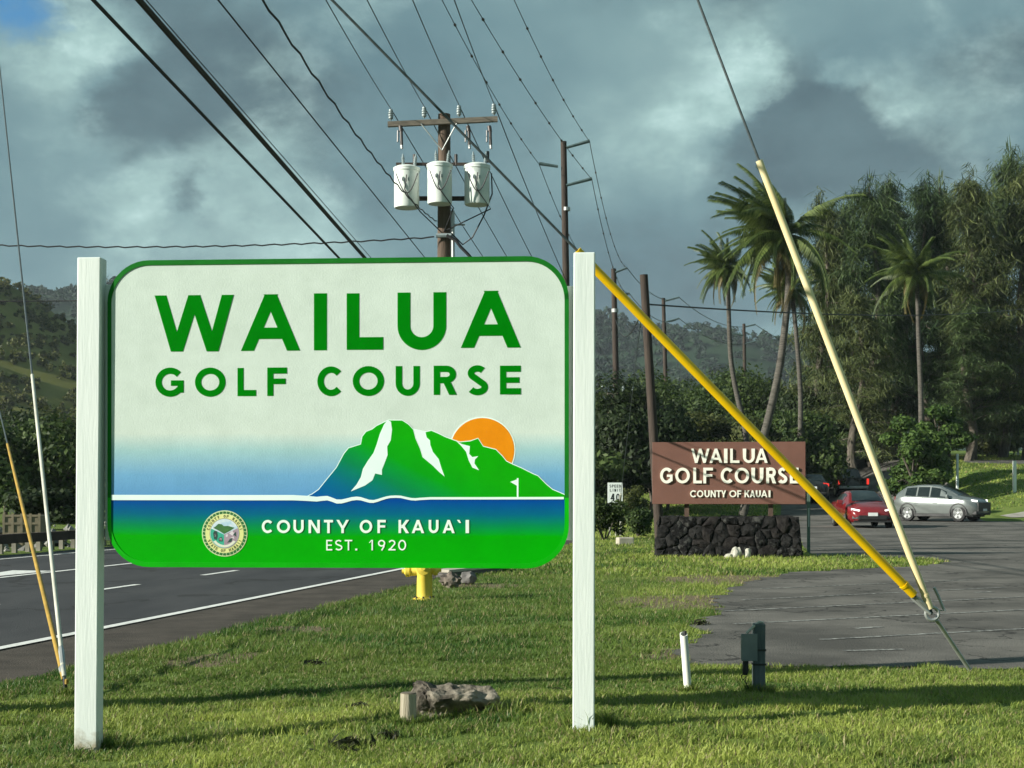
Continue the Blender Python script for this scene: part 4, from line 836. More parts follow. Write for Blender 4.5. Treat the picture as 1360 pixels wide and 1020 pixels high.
# ------------------------------------------------------------------ things on the lawn
hyd = mat('hydrant_yellow', (.72, .54, .06), (.82, .64, .10), rough=.5, scale=5, bump=.1)
p = G(563, 797); t = thing('fire_hydrant', 'yellow fire hydrant on the lawn below the sign', 'fire hydrant', p)
MB().lathe([(.15, 0), (.15, .025), (.13, .03), (.095, .04), (.092, .32), (.10, .34), (.115, .40), (.118, .52), (.13, .53), (.13, .57), (.115, .58), (.10, .64), (.06, .70), (.03, .715), (.03, .76), (.005, .765)], 24).build('barrel', hyd, t, smooth=True)
Mx = Matrix.Rotation(R(-90), 3, 'Y'); 
for s_, l_ in ((-1, .26), (1, .2)):
    MB().lathe([(.06, 0), (.06, l_ - .08), (.075, l_ - .07), (.075, l_ - .02), (.05, l_ - .015), (.03, l_), (.03, l_ + .03)], 14, Matrix.Rotation(R(90 * s_), 3, 'Y'), (0, 0, .38 if s_ < 0 else .40)).build('nozzle', hyd, t, smooth=True)
MB().lathe([(.075, 0), (.075, .1), (.092, .11), (.092, .17), (.03, .18), (.03, .21)], 14, Matrix.Rotation(R(90), 3, 'X'), (0, 0, .43)).build('pumper_nozzle', hyd, t, smooth=True)
for k in range(8): MB().lathe([(.014, 0), (.014, .03)], 6, None, (.125 * math.cos(k * .785), .125 * math.sin(k * .785), .025)).build('flange_bolt', MATS['dark_iron'], t)
MB().box((.085, -.02, .02), (.11, .02, .36)).build('side_rib', hyd, t)
# culvert headwall and stones behind the hydrant
stone_grey = mat('grey_headwall', (.10, .095, .09), (.17, .16, .15), rough=.9, scale=3, bump=.4)
capm = mat('headwall_cap', (.34, .31, .25), (.48, .44, .36), rough=.9, scale=4, bump=.3)
a = P(596, 772, 23.5); b = P(668, 772, 25.2); d = (b - a); d.z = 0; L_ = d.length; an = math.atan2(d.y, d.x)
t = thing('culvert_headwall', 'low grey concrete headwall with pale cap behind the hydrant', 'wall', (a.x, a.y, 0), an)
bevel(MB().box((0, 0, -.3), (L_, .25, .085)).build('wall_face', stone_grey, t), .01); bevel(MB().box((-.03, -.03, .085), (L_ + .3, .28, .135)).build('cap', capm, t), .008)
boulder = mat('brown_boulder', (.07, .055, .045), (.20, .165, .13), rough=.95, scale=5, bump=.8, bscale=18)
q = G(598, 781); rock('boulder', 'rough brown boulder between the hydrant and the headwall', 'rock', (q.x, q.y, .10), (.15, .13, .13), boulder, 31, amp=.5, freq=2.2)
q = G(618, 776); rock('square_stone', 'squarish grey stone beside the brown boulder', 'rock', (q.x + .05, q.y, .09), (.13, .12, .11), stone_grey, 37, amp=.3)
# rock and cut stump in the foreground
grey_rock = mat('weathered_rock', (.030, .024, .017), (.25, .22, .17), rough=.95, scale=5.5, bump=1.0, bscale=22, detail=10, lo=.38, hi=.60)
q = Vector((-.345, 8.38, gzf(-.345, 8.38)))
rk = rock('lawn_rock', 'rough grey rock lying on the grass beside the right white post', 'rock', (q.x, q.y, q.z + .075), (.275, .15, .105), grey_rock, 44, R(4), sub=5, amp=.27, freq=1.25)
for v_ in rk.data.vertices:                                # raised left end, long low right end, as in the photo
    f = v_.co.x / .275; v_.co.z += .055 * math.exp(-((f + .72) / .25) ** 2) * (1 if v_.co.z > 0 else 0) + .01 * math.sin(f * 4)
    v_.co += v_.normal * .022 * mnoise.fractal(v_.co * 9, .9, 2.1, 4)
    if v_.co.z < .03 and v_.co.y < 0: v_.co.y *= max(.3, 1 - (.03 - v_.co.z) * 9)
    v_.co.z = max(v_.co.z, -.14)
rk.data.set_sharp_from_angle(angle=R(28))
wood_grey = mat('weathered_log', (.22, .19, .13), (.40, .36, .27), rough=.9, scale=6, stretch=(4, 4, .5), bump=.6)
q = G(542, 973, .06); t = thing('wooden_stub', 'short weathered round wooden stub in front of the rock', 'post', (q.x, q.y, gzf(q.x, q.y)), 0)
MB().tube([(0, 0, -.2), (0, 0, .05), (.002, 0, .185)], [.05, .048, .046], 16).build('stub', wood_grey, t, smooth=True, sharp=50); MB().tube([(.002, 0, .184), (.002, 0, .19)], .042, 16).build('cut_end', mat('cut_wood', (.10, .085, .06), (.16, .13, .09), rough=.9, scale=40), t)
# PVC pipe and grey utility box on a post
pvc = mat('white_pvc', (.72, .72, .64), (.82, .82, .74), rough=.45, scale=4)
Y_ = 9.45; q = P(914, 921, Y_); q.z = gzf(q.x, Y_); tp = P(908, 842, Y_) - q
t = thing('pvc_pipe', 'white plastic pipe standing upright in the grass', 'pipe', q)
b = MB(); d = Vector((tp.x, 0, tp.z)); n = 16; rows = []
for (s_, r_) in ((-.2, .026), (1, .026), (1.0, .019), (.6, .019)):
    rows.append([d * s_ + Vector((r_ * math.cos(2 * math.pi * k / n), r_ * math.sin(2 * math.pi * k / n), (.012 * math.sin(2 * math.pi * k / n) if s_ > .5 else 0))) for k in range(n)])
b.add([v for r_ in rows for v in r_], [(i * n + k, i * n + (k + 1) % n, (i + 1) * n + (k + 1) % n, (i + 1) * n + k) for i in range(3) for k in range(n)] + [tuple(3 * n + k for k in range(n))]).build('pipe', pvc, t, smooth=True, sharp=60)
MB().tube([d * .7, d * 1.0 + Vector((.008, 0, .02))], .012, 8).build('cable_end', blackrub, t)
Y_ = 9.3; q = P(1008, 924, Y_); q.z = gzf(q.x, Y_); grey_paint = mat('grey_box_paint', (.16, .18, .18), (.22, .24, .235), rough=.6, scale=5, bump=.1)
t = thing('utility_post', 'square dark post carrying a grey electrical box on the grass', 'utility box', q)
g_post = mat('grey_weathered_post', (.07, .09, .09), (.14, .16, .16), rough=.8, scale=5, stretch=(4, 4, .5), bump=.3)
zz = P(1008, 828, Y_).z - q.z
bevel(MB().box((-.038, -.03, -.2), (.038, .05, zz)).build('post', g_post, t), .006)
bevel(MB().box((-.125, -.075, zz - .235), (-.025, -.031, zz - .065)).build('box', grey_paint, t), .006)
bevel(MB().box((-.127, -.079, zz - .237), (-.023, -.075, zz - .060)).build('box_door', grey_paint, t), .002)
MB().tube([(-.095, -.05, zz - .235), (-.097, -.052, zz - .30), (-.10, -.05, zz - .33)], [.018, .022, .014], 10).build('plug', blackrub, t, smooth=True)
MB().tube([(-.10, -.05, zz - .32), (-.125, -.055, zz - .335), (-.115, -.05, zz - .365), (-.09, -.05, zz - .34), (-.10, -.05, zz - .37), (-.075, -.05, zz - .42)], .004, 6).build('cord', blackrub, t, smooth=True)
MB().tube([(-.09, -.05, zz - .06), (-.07, -.05, zz - .04), (-.03, -.02, zz - .01), (0, 0, zz + .008), (.03, 0, zz + .005)], .009, 8).build('top_cable', mat('pale_cable', (.4, .4, .33), rough=.6), t, smooth=True)
for z_ in (zz * .42, zz * .62): MB().box((-.042, -.034, z_), (.042, .054, z_ + .012)).build('strap', MATS['dark_iron'], t)
# speed limit sign
Y_ = 44.6; q = P(817, 690, Y_); q.z = gzf(q.x, Y_); t = thing('speed_limit_sign', 'small white speed limit 40 sign on two posts', 'road sign', q)
sw = 20 / F * Y_ / 2; z0 = P(817, 668, Y_).z - q.z; z1 = P(817, 641, Y_).z - q.z
bevel(MB().box((-sw, -.02, z0), (sw, 0, z1)).build('plate', mat('sign_white', (.72, .78, .74), (.78, .82, .78), rough=.5), t), .004)
inkm = mat('sign_ink', (.015, .02, .02), rough=.5)
def row(txt, v0, v1, u0, u1, w):
    n = len(txt); g = (u1 - u0) / n
    for i, ch in enumerate(txt):
        iw = g * .72 if ch != 'I' else g * .2; c = u0 + g * (i + .5); letter('letter', ch, (c - iw / 2, v0, c + iw / 2, v1), w, inkm, t, .02, .023)
hh = z1 - z0
row('SPEED', z0 + hh * .76, z0 + hh * .90, -sw * .8, sw * .8, .18); row('LIMIT', z0 + hh * .56, z0 + hh * .70, -sw * .75, sw * .75, .18); row('40', z0 + hh * .10, z0 + hh * .46, -sw * .72, sw * .72, .17)
for s_ in (-1, 1): MB().box((s_ * sw * .72 - .025, 0.001, -.3), (s_ * sw * .72 + .025, .05, z0 + .3)).build('post', mat('pale_post', (.5, .5, .42), (.6, .6, .52), rough=.8), t)
# sign post at the right end of the brown sign, seen edge on
q = G(1074, 736); t = thing('green_metal_post', 'thin green metal post at the right end of the brown sign', 'post', q)
hz = P(1074, 655, q.y).z; MB().box((-.035, -.01, -.3), (.035, .02, hz)).build('channel', mat('green_metal', (.10, .16, .12), (.16, .22, .17), rough=.6, metal=.3), t)
MB().box((-.012, -.018, .62), (.012, -.011, 1.05)).build('reflector', mat('reflector_white', (.55, .6, .55), rough=.4), t)
# concrete marker near the bushes, white posts on the mound
q = G(830, 723); t = thing('concrete_marker', 'small pale concrete block on the lawn beside the bush', 'marker', q, R(12)); bevel(MB().box((-.22, -.15, -.1), (.22, .15, .19)).build('block', capm, t), .03)
def bollard(label, px, py, top, Y, w, cap=False):
    q = P(px, py, Y); z = gzf(q.x, Y); t = thing('white_marker_post', label, 'post', (q.x, Y, z), 0, 'white posts on the mound'); h_ = (py - top) / F * Y + max(0, q.z - z)
    bevel(MB().box((-w / 2, -w / 2, -.3), (w / 2, w / 2, h_)).build('shaft', white_wood, t), .01)
    if cap: bevel(MB().box((-w * 1.6, -w * .7, h_ - .45), (w * 1.6, -w * .5, h_ + .25)).build('plate', white_wood, t), .01)
    return t
bollard('white post on the mound crest right of the green bush', 1271.5, 622, 603, 79, .12); bollard('nearer white post on the mound at the right edge', 1347.5, 640, 612, 76, .16); bollard('white post with small board on the far hill at right', 1352, 596, 574, 118, .16, True)
# dark rocks behind the silver car, fallen post in front of it
dk_rock = mat('dark_mound_rock', (.025, .02, .018), (.07, .06, .05), rough=.95, scale=2, bump=.8)
for px, py, s_, lab in ((1222, 640, .75, 'dark rock behind the silver car, under the bush'), (1243, 646, .6, 'dark rock showing above the silver car roof, middle one'), (1254, 647, .6, 'dark rock showing above the silver car roof, right one'), (1277, 648, .7, 'left of two dark rocks right of the silver car roof'), (1295, 649, .75, 'right of two dark rocks beside the silver car'), (1245, 632, .6, 'pale brown rock at the foot of the green bush')):
    Y_ = 71.5; q = P(px, py, Y_); rock('mound_rock', lab, 'rock', (q.x, Y_, gzf(q.x, Y_) + .22), (s_ * .95, s_ * .6, .42 + (.45 if py < 642 else 0)), dk_rock if py > 634 else boulder, px, group='rocks on the mound')
t = thing('broken_parking_barrier', 'broken pale concrete barrier on the ground ahead of the silver car', 'barrier', G(1338, 686))
bevel(MB().box((-1.3, -.09, -.02), (.55, .09, .14), Matrix.Translation((0, 0, .12)) @ Matrix.Rotation(R(-9), 4, 'Y')).build('beam', capm, t), .03)
bevel(MB().box((-1.75, -.2, .0), (-1.35, .1, .3), Matrix.Rotation(R(14), 4, 'Z')).build('broken_block', capm, t), .04); rk2 = rock('rubble', None, None, (-.75, -.15, .06), (.5, .25, .14), boulder, 71, parent=t)
# guard rail, rubble and dumpster across the highway
gr = thing('guard_rail', 'dark brown timber guard rail on pale posts across the highway', 'guard rail', (*road_pt(66, 10.6), 0))
g0 = road_pt(66, 10.6); railw = mat('rail_timber', (.035, .022, .016), (.06, .04, .03), rough=.9, scale=3, bump=.3); postc = mat('rail_post', (.20, .19, .15), (.30, .28, .23), rough=.9, scale=4)
for s0 in np.arange(42, 160, 4.0):
    a = road_pt(s0, 10.6) - g0; b = road_pt(s0 + 3.985, 10.6) - g0; h_ = math.atan2(b.y - a.y, b.x - a.x); L_ = (b - a).length
    MB().box((0, -.07, .24), (L_, .07, .455), Matrix.Translation((a.x, a.y, 0)) @ Matrix.Rotation(h_, 4, 'Z')).build('rail', railw, gr)
post_me = MB().box((-.05, -.06, -.3), (.05, .06, .40)).mesh('rail_post', postc)
for s0 in np.arange(42, 110, .6):
    a = road_pt(s0, 10.80) - g0; obj('post', post_me, gr, (a.x, a.y, 0), (0, 0, random.uniform(-.1, .1)))
rb = []; rf = []
for k in range(900):                                       # loose rubble bank
    s0 = random.uniform(48, 100); o_ = random.uniform(11.2, 14.5); c = road_pt(s0, o_); r_ = random.uniform(.06, .2); zc = (o_ - 11.2) * .16 * random.uniform(.5, 1)
    base = len(rb)
    for v_ in ((1, 0, 0), (-1, 0, 0), (0, 1, 0), (0, -1, 0), (0, 0, 1), (0, 0, -1)): rb.append((c.x + v_[0] * r_ * random.uniform(.6, 1.2), c.y + v_[1] * r_ * random.uniform(.6, 1.2), zc + v_[2] * r_ * random.uniform(.5, 1)))
    rf += [tuple(base + i for i in f_) for f_ in ((0, 2, 4), (2, 1, 4), (1, 3, 4), (3, 0, 4), (2, 0, 5), (1, 2, 5), (3, 1, 5), (0, 3, 5))]
tag(obj('rubble_bank', npmesh('rubble_bank', rb, rf, mat('grey_rubble', (.05, .05, .045), (.30, .29, .26), rough=.95, scale=1.6, island=True, lo=.3, hi=.8))), 'bank of loose grey rubble behind the guard rail', kind='stuff')
Y_ = 36.5; a = P(5, 710, Y_); beige = mat('beige_steel', (.15, .13, .08), (.24, .20, .13), rough=.7, scale=3, bump=.2)
t = thing('steel_bin', 'beige ribbed steel bin behind the guard rail at far left', 'bin', (a.x, Y_, 0), R(6)); wB = 46 / F * Y_; hB = P(5, 682, Y_).z
bevel(MB().box((0, 0, 0), (wB, .9, hB - .05)).build('shell', beige, t), .02)
for i in range(5): u = wB * i / 4; MB().box((u - .03, -.02, .0), (u + .03, -.001, hB)).build('rib', beige, t)
for z_ in (hB - .06, hB - .26, hB - .52): MB().box((-.02, -.018, z_ - .025), (wB + .02, -.002, z_ + .03)).build('rail', beige, t)

# ------------------------------------------------------------------ vehicles
glassm = mat('car_glass', (.010, .016, .017), (.016, .022, .022), rough=.12, scale=2, spec=.4)
tyre = mat('tyre_rubber', (.012, .012, .012), (.02, .02, .02), rough=.85, scale=8)
alloy = mat('alloy_rim', (.28, .29, .29), (.36, .37, .36), rough=.3, metal=.7, scale=6)
trim = mat('black_plastic_trim', (.012, .013, .013), (.022, .022, .022), rough=.55, scale=6)
lens = mat('headlight_lens', (.75, .78, .78), rough=.1, spec=.8, emit=((1, .97, .9), 1.2)); taill = mat('tail_light_lens', (.35, .01, .012), rough=.15, emit=((1, .05, .03), .6)); taill_off = mat('tail_lens_dark', (.28, .015, .015), rough=.2)
platem = mat('number_plate', (.62, .64, .62), (.7, .72, .7), rough=.5)
def car(name, label, loc, heading, st, paintm, wheels, R_, cowl, roof_f, roof_r, tail, side_win, front=None, clad=None, lights=True, group=None):
    """st rows: x, z_bottom, z_belt, half_width_belt, z_top, half_width_top (x forward, from tail to nose)"""
    t = thing(name, label, 'car', loc, heading, group); rows = []
    for (x, zb, zbelt, wb, zt, wt) in st:
        wl = wb * .97; rows.append([(0, zb), (wl * .85, zb), (wl, zb + .13), (wb * 1.012, zb + (zbelt - zb) * .55), (wb, zbelt - .06), (wb * .965, zbelt), (wt + .015, zt - .05), (wt - .07, zt - .008), (wt * .5, zt + .012), (0, zt + .016)])
    k = len(rows[0]); V = []; ring = 2 * k - 2
    for (x, *_), r_ in zip(st, rows):
        full = r_ + [(-a, b) for a, b in r_[-2:0:-1]]
        V += [(x, y, z) for y, z in full]
    Fc = []
    for i in range(len(st) - 1):
        for j in range(ring): Fc.append((i * ring + j, i * ring + (j + 1) % ring, (i + 1) * ring + (j + 1) % ring, (i + 1) * ring + j))
    Fc.append(tuple(range(ring))); Fc.append(tuple((len(st) - 1) * ring + j for j in range(ring - 1, -1, -1)))
    body = MB().add(V, Fc).build('body', paintm, t, smooth=True, sharp=32)
    cut = MB()
    wmax = max(s[3] for s in st)
    for wx in wheels:
        for s_ in (-1, 1): cut.lathe([(R_ * 1.17, -.2), (R_ * 1.17, .25)], 24, Matrix.Rotation(R(90), 3, 'X'), (wx, s_ * wmax * .93, R_ * 1.02))
    co = cut.build('arch_cutter', None); md = body.modifiers.new('arches', 'BOOLEAN'); md.operation = 'DIFFERENCE'; md.object = co; md.solver = 'EXACT'
    bpy.context.view_layer.update(); dg = bpy.context.evaluated_depsgraph_get(); nm = bpy.data.meshes.new_from_object(body.evaluated_get(dg)); body.modifiers.clear(); body.data = nm
    bpy.data.objects.remove(co)
    bm = bmesh.new(); bm.from_mesh(nm); bm.normal_update(); bm.to_mesh(nm); bm.free(); nm.polygons.foreach_set('use_smooth', [True] * len(nm.polygons)); nm.set_sharp_from_angle(angle=R(32))
    MB().box((st[1][0] + .2, -wmax * .72, .22), (st[-2][0] - .2, wmax * .72, .5)).build('underbody', trim, t)
    def quad_pane(nm_, pts, m, ins=.06, out=.008):
        pts = [Vector(p_) for p_ in pts]; c = sum(pts, Vector()) / len(pts); nrm = (pts[1] - pts[0]).cross(pts[2] - pts[0]).normalized()
        if nrm.dot(c - Vector((c.x * .6, 0, .7))) < 0: nrm = -nrm
        a = [p_ + (c - p_).normalized() * min(ins, (c - p_).length * .4) + nrm * out for p_ in pts]; b = [p_ - nrm * .03 for p_ in a]; n = len(pts)
        return MB().add(a + b, [tuple(range(n)), tuple(range(2 * n - 1, n - 1, -1))] + [(i, (i + 1) % n, n + (i + 1) % n, n + i) for i in range(n)]).build(nm_, m, t)
    pt = lambda i, j, s_=1: (st[i][0], rows[i][j][0] * s_, rows[i][j][1])
    def pane(nm_, grid, trim_a, trim_b, out):
        g = [[Vector(p_) for p_ in r_] for r_ in grid]; g[0] = [a.lerp(b, trim_a) for a, b in zip(g[0], g[1])]; g[-1] = [a.lerp(b, trim_b) for a, b in zip(g[-1], g[-2])]
        m_ = len(g[0]); n_ = len(g); vv = []
        for i in range(n_):
            for j in range(m_):
                du = g[min(i + 1, n_ - 1)][j] - g[max(i - 1, 0)][j]; dv = g[i][min(j + 1, m_ - 1)] - g[i][max(j - 1, 0)]; nr = du.cross(dv).normalized()
                if nr.dot(g[i][j] - Vector((g[i][j].x * .5, 0, .6))) < 0: nr = -nr
                vv.append((g[i][j] + nr * out, g[i][j] - nr * .02))
        ff = [(i * m_ + j, i * m_ + j + 1, (i + 1) * m_ + j + 1, (i + 1) * m_ + j) for i in range(n_ - 1) for j in range(m_ - 1)]; K = n_ * m_
        ed = [(0 * m_ + j, j + 1) for j in range(m_ - 1)] + [((n_ - 1) * m_ + j, (n_ - 1) * m_ + j + 1) for j in range(m_ - 1)] + [(i * m_, (i + 1) * m_) for i in range(n_ - 1)] + [(i * m_ + m_ - 1, (i + 1) * m_ + m_ - 1) for i in range(n_ - 1)]
        return MB().add([a for a, b in vv] + [b for a, b in vv], ff + [tuple(K + q_ for q_ in f_[::-1]) for f_ in ff] + [(a, b, b + K, a + K) for a, b in ed]).build(nm_, glassm, t, smooth=True, sharp=50)
    for i0, i1 in side_win:
        for s_ in (1, -1):
            lo_ = lambda i: Vector(pt(i, 5, s_)).lerp(Vector(pt(i, 6, s_)), .06); hi_ = lambda i: Vector(pt(i, 5, s_)).lerp(Vector(pt(i, 6, s_)), .88)
            pane('side_window', [[lo_(i), hi_(i)] for i in range(i0, i1 + 1)], .06, .08, .008)
    def across(i): return [(x * 1, y * .93, z) for x, y, z in (pt(i, 7), pt(i, 8), pt(i, 9), pt(i, 8, -1), pt(i, 7, -1))]
    rg = lambda a, b: range(a, b + 1) if a < b else range(a, b - 1, -1)
    pane('windshield', [across(i) for i in rg(cowl, roof_f)], .08, .06, .012)
    if roof_r is not None: pane('rear_window', [across(i) for i in rg(roof_r, tail)], .12, .10, .012)
    for wx in wheels:
        for s_ in (-1, 1):
            w = obj('wheel', None, t, (wx, s_ * (wmax - .115), R_)); M9 = Matrix.Rotation(R(-90 * s_), 3, 'X')
            MB().lathe([(R_ * .62, -.1), (R_ * .94, -.1), (R_, -.07), (R_, .07), (R_ * .94, .105), (R_ * .68, .105), (R_ * .66, .06)], 28, M9).build('tyre', tyre, w, smooth=True)
            MB().lathe([(R_ * .66, .02), (R_ * .66, .1), (R_ * .60, .1), (R_ * .58, .05), (.02, .05)], 24, M9).build('rim_barrel', trim, w, smooth=True)
            sp = MB()
            for a_ in range(5):
                q = Matrix.Rotation(a_ * 1.2566, 3, 'Z'); v = [Vector(p_) for p_ in ((-.055, .03, .06), (.055, .03, .06), (.075, R_ * .62, .06), (-.075, R_ * .62, .06), (-.045, .03, .1), (.045, .03, .1), (.06, R_ * .63, .112), (-.06, R_ * .63, .112))]
                sp.add([M9 @ (q @ p_) for p_ in v], [(3, 2, 1, 0), (4, 5, 6, 7), (0, 1, 5, 4), (1, 2, 6, 5), (2, 3, 7, 6), (3, 0, 4, 7)])
            sp.lathe([(.07, .06), (.07, .113), (.03, .118)], 12, M9).lathe([(R_ * .655, .085), (R_ * .655, .112), (R_ * .605, .112), (R_ * .605, .085)], 24, M9).build('rim', alloy, w)
    mi = cowl
    for s_ in (1, -1):
        x = st[cowl][0] - .42; y = s_ * (st[cowl][3] + .1); z = st[cowl][2] + .1
        bevel(MB().box((x - .06, y - .11, z - .07), (x + .07, y + .11, z + .08)).build('wing_mirror', paintm, t), .03)
    return t, pt, quad_pane
def shell(t, name, pts, m, d=.02):
    pts = [Vector(p_) for p_ in pts]; n = len(pts); nrm = (pts[1] - pts[0]).cross(pts[2] - pts[0]).normalized(); c = sum(pts, Vector()) / n
    if nrm.x * c.x + nrm.y * c.y * .3 < 0: nrm = -nrm
    return MB().add([p_ + nrm * d for p_ in pts] + [p_ - nrm * .05 for p_ in pts], [tuple(range(n)), tuple(range(2 * n - 1, n - 1, -1))] + [(i, (i + 1) % n, n + (i + 1) % n, n + i) for i in range(n)]).build(name, m, t)
silver = mat('silver_paint', (.19, .21, .20), (.22, .24, .23), rough=.25, metal=.5, scale=2, coat=.6)
st = [(-2.22, .50, .86, .66, 1.02, .56), (-2.14, .32, 1.0, .82, 1.14, .60), (-1.98, .26, 1.08, .90, 1.32, .58), (-1.50, .24, 1.13, .92, 1.575, .60), (-.85, .24, 1.09, .93, 1.64, .64), (-.15, .24, 1.06, .93, 1.645, .65), (.28, .24, 1.04, .93, 1.585, .65), (.72, .24, 1.03, .925, 1.40, .68), (1.25, .25, 1.02, .92, 1.15, .76), (1.62, .26, 1.0, .91, 1.09, .72), (1.98, .28, .94, .87, 1.02, .66), (2.17, .33, .82, .77, .92, .58), (2.26, .42, .66, .64, .76, .48)]
Y_ = 66.5; q = P(1252, 690, Y_)
t, pt, qp = car('silver_suv', 'silver compact SUV turning in the driveway, facing right', (q.x, Y_ + .3, gzf(q.x, Y_) + .01), R(-42), st, silver, (-1.33, 1.34), .375, 8, 6, 3, 1, [(3, 4), (4, 5), (5, 7)])
t.scale = (.94, .98, 1.05)
for s_ in (1, -1):
    shell(t, 'headlight', [(1.99, s_ * .82, .90), (1.99, s_ * .80, .98), (2.14, s_ * .54, .95), (2.14, s_ * .56, .86)][::s_], lens, .035); shell(t, 'tail_light', [(-2.13, s_ * .62, .98), (-2.13, s_ * .62, 1.12), (-2.0, s_ * .88, 1.08), (-2.0, s_ * .9, .96)], taill_off, .03)
    MB().box((-.95, s_ * .93 - .012, .80), (-.75, s_ * .93 + .02, .83)).build('door_handle', silver, t); MB().box((.05, s_ * .93 - .012, .80), (.25, s_ * .93 + .02, .83)).build('door_handle', silver, t)
    MB().box((-.95, s_ * .90 - .03, .24), (.95, s_ * .90 + .05, .36)).build('sill_cladding', trim, t)
    for wx in (-1.33, 1.34):
        A_ = [(wx + .455 * math.cos(a_), .375 + .455 * math.sin(a_)) for a_ in np.linspace(-.2, math.pi + .2, 18)]; B_ = [(wx + .40 * math.cos(a_), .375 + .40 * math.sin(a_)) for a_ in np.linspace(-.2, math.pi + .2, 18)]
        o = MB().strip(A_, B_, -.03, .03).build('arch_cladding', trim, t, (0, s_ * .915, 0))
bevel(MB().box((1.96, -.68, .46), (2.285, .68, .86)).build('grille', trim, t), .02); bevel(MB().box((1.9, -.78, .3), (2.24, .78, .48)).build('lower_bumper', trim, t), .05); MB().box((2.285, -.2, .48), (2.31, .2, .58)).build('number_plate', platem, t)
red = mat('red_paint', (.15, .008, .011), (.18, .011, .014), rough=.25, scale=2, coat=.8)
st2 = [(-2.28, .5, .8, .62, .96, .5), (-2.2, .34, .92, .80, 1.06, .6), (-1.75, .24, .98, .88, 1.10, .64), (-1.05, .22, .98, .89, 1.38, .58), (-.45, .2, .97, .9, 1.44, .58), (.15, .2, .95, .9, 1.43, .58), (.55, .2, .94, .9, 1.33, .60), (1.22, .2, .90, .89, 1.00, .72), (1.65, .22, .84, .87, .92, .66), (2.0, .24, .76, .82, .82, .58), (2.2, .3, .62, .70, .70, .5), (2.28, .36, .52, .55, .60, .42)]
Y_ = 54.5; q = P(1161, 700, Y_)
t, pt, qp = car('red_sedan', 'dark red sedan driving towards the camera', (q.x, Y_ + 2, 0.01), R(-90 - 3), st2, red, (-1.35, 1.35), .33, 7, 5, 4, 2, [(3, 4), (4, 6)])
for s_ in (1, -1):
    shell(t, 'headlight', [(2.02, s_ * .76, .68), (2.02, s_ * .76, .76), (2.17, s_ * .46, .70), (2.17, s_ * .48, .64)], lens, .04); shell(t, 'fog_vent', [(2.1, s_ * .74, .36), (2.1, s_ * .72, .52), (2.24, s_ * .55, .52), (2.24, s_ * .55, .36)], trim, .03)
bevel(MB().box((2.1, -.55, .32), (2.30, .55, .50)).build('grille', trim, t), .03); MB().box((2.30, -.18, .47), (2.325, .18, .60)).build('number_plate', platem, t); MB().box((2.15, -.7, .24), (2.27, .7, .30)).build('bumper_lip', trim, t)
black = mat('black_paint', (.010, .012, .013), (.014, .016, .017), rough=.25, scale=2, coat=.7)
Y_ = 84.0; q = P(1093, 668, Y_)
st3 = [(s[0] * 1.06, s[1] + .04, s[2] + .06, s[3] * 1.04, s[4] + .12, s[5] * 1.06) for s in st]
t, pt, qp = car('black_suv', 'black SUV seen from behind beside the brown sign, tail lamp lit', (q.x - .3, Y_ + 1.5, gzf(q.x, Y_) + .03), R(78), st3, black, (-1.4, 1.4), .37, 8, 6, 3, 1, [(3, 4), (4, 5), (5, 7)])
for s_ in (1, -1): shell(t, 'tail_light', [(-2.28, s_ * .60, 1.0), (-2.28, s_ * .62, 1.2), (-2.1, s_ * .92, 1.16), (-2.1, s_ * .93, 1.0)], taill, .05)
MB().box((-2.40, -.26, .84), (-2.34, .26, .98)).build('number_plate', platem, t); bevel(MB().box((-2.42, -.82, .5), (-2.2, .82, .66)).build('rear_bumper', trim, t), .04)
st4 = [(-2.75, .5, 1.05, .94, 1.16, .86), (-2.70, .45, 1.08, .96, 1.18, .9), (-1.0, .4, 1.08, .97, 1.18, .9), (-.85, .4, 1.1, .97, 1.75, .68), (-.3, .4, 1.1, .97, 1.86, .68), (.5, .4, 1.1, .97, 1.84, .68), (.85, .4, 1.1, .97, 1.7, .7), (1.4, .4, 1.08, .97, 1.24, .82), (2.2, .42, 1.04, .95, 1.16, .8), (2.7, .5, .9, .86, 1.0, .7), (2.78, .6, .8, .75, .85, .6)]
Y_ = 90.0; q = P(1129, 662, Y_)
t, pt, qp = car('black_pickup', 'dark pickup truck parked right of the black SUV', (q.x, Y_ + 1.5, gzf(q.x, Y_) + .03), R(88), st4, black, (-1.75, 1.75), .40, 7, 5, 4, 3, [(3, 4), (4, 6)])
for s_ in (1, -1): bevel(MB().box((-2.79, s_ * .9 - .07, .78), (-2.7, s_ * .9 + .07, 1.14)).build('tail_light', taill, t), .02)
bevel(MB().box((-2.95, -.9, .52), (-2.74, .9, .68)).build('rear_bumper', steel, t), .03); bevel(MB().box((-2.785, -.78, .72), (-2.74, .78, 1.13)).build('tailgate', black, t), .02)

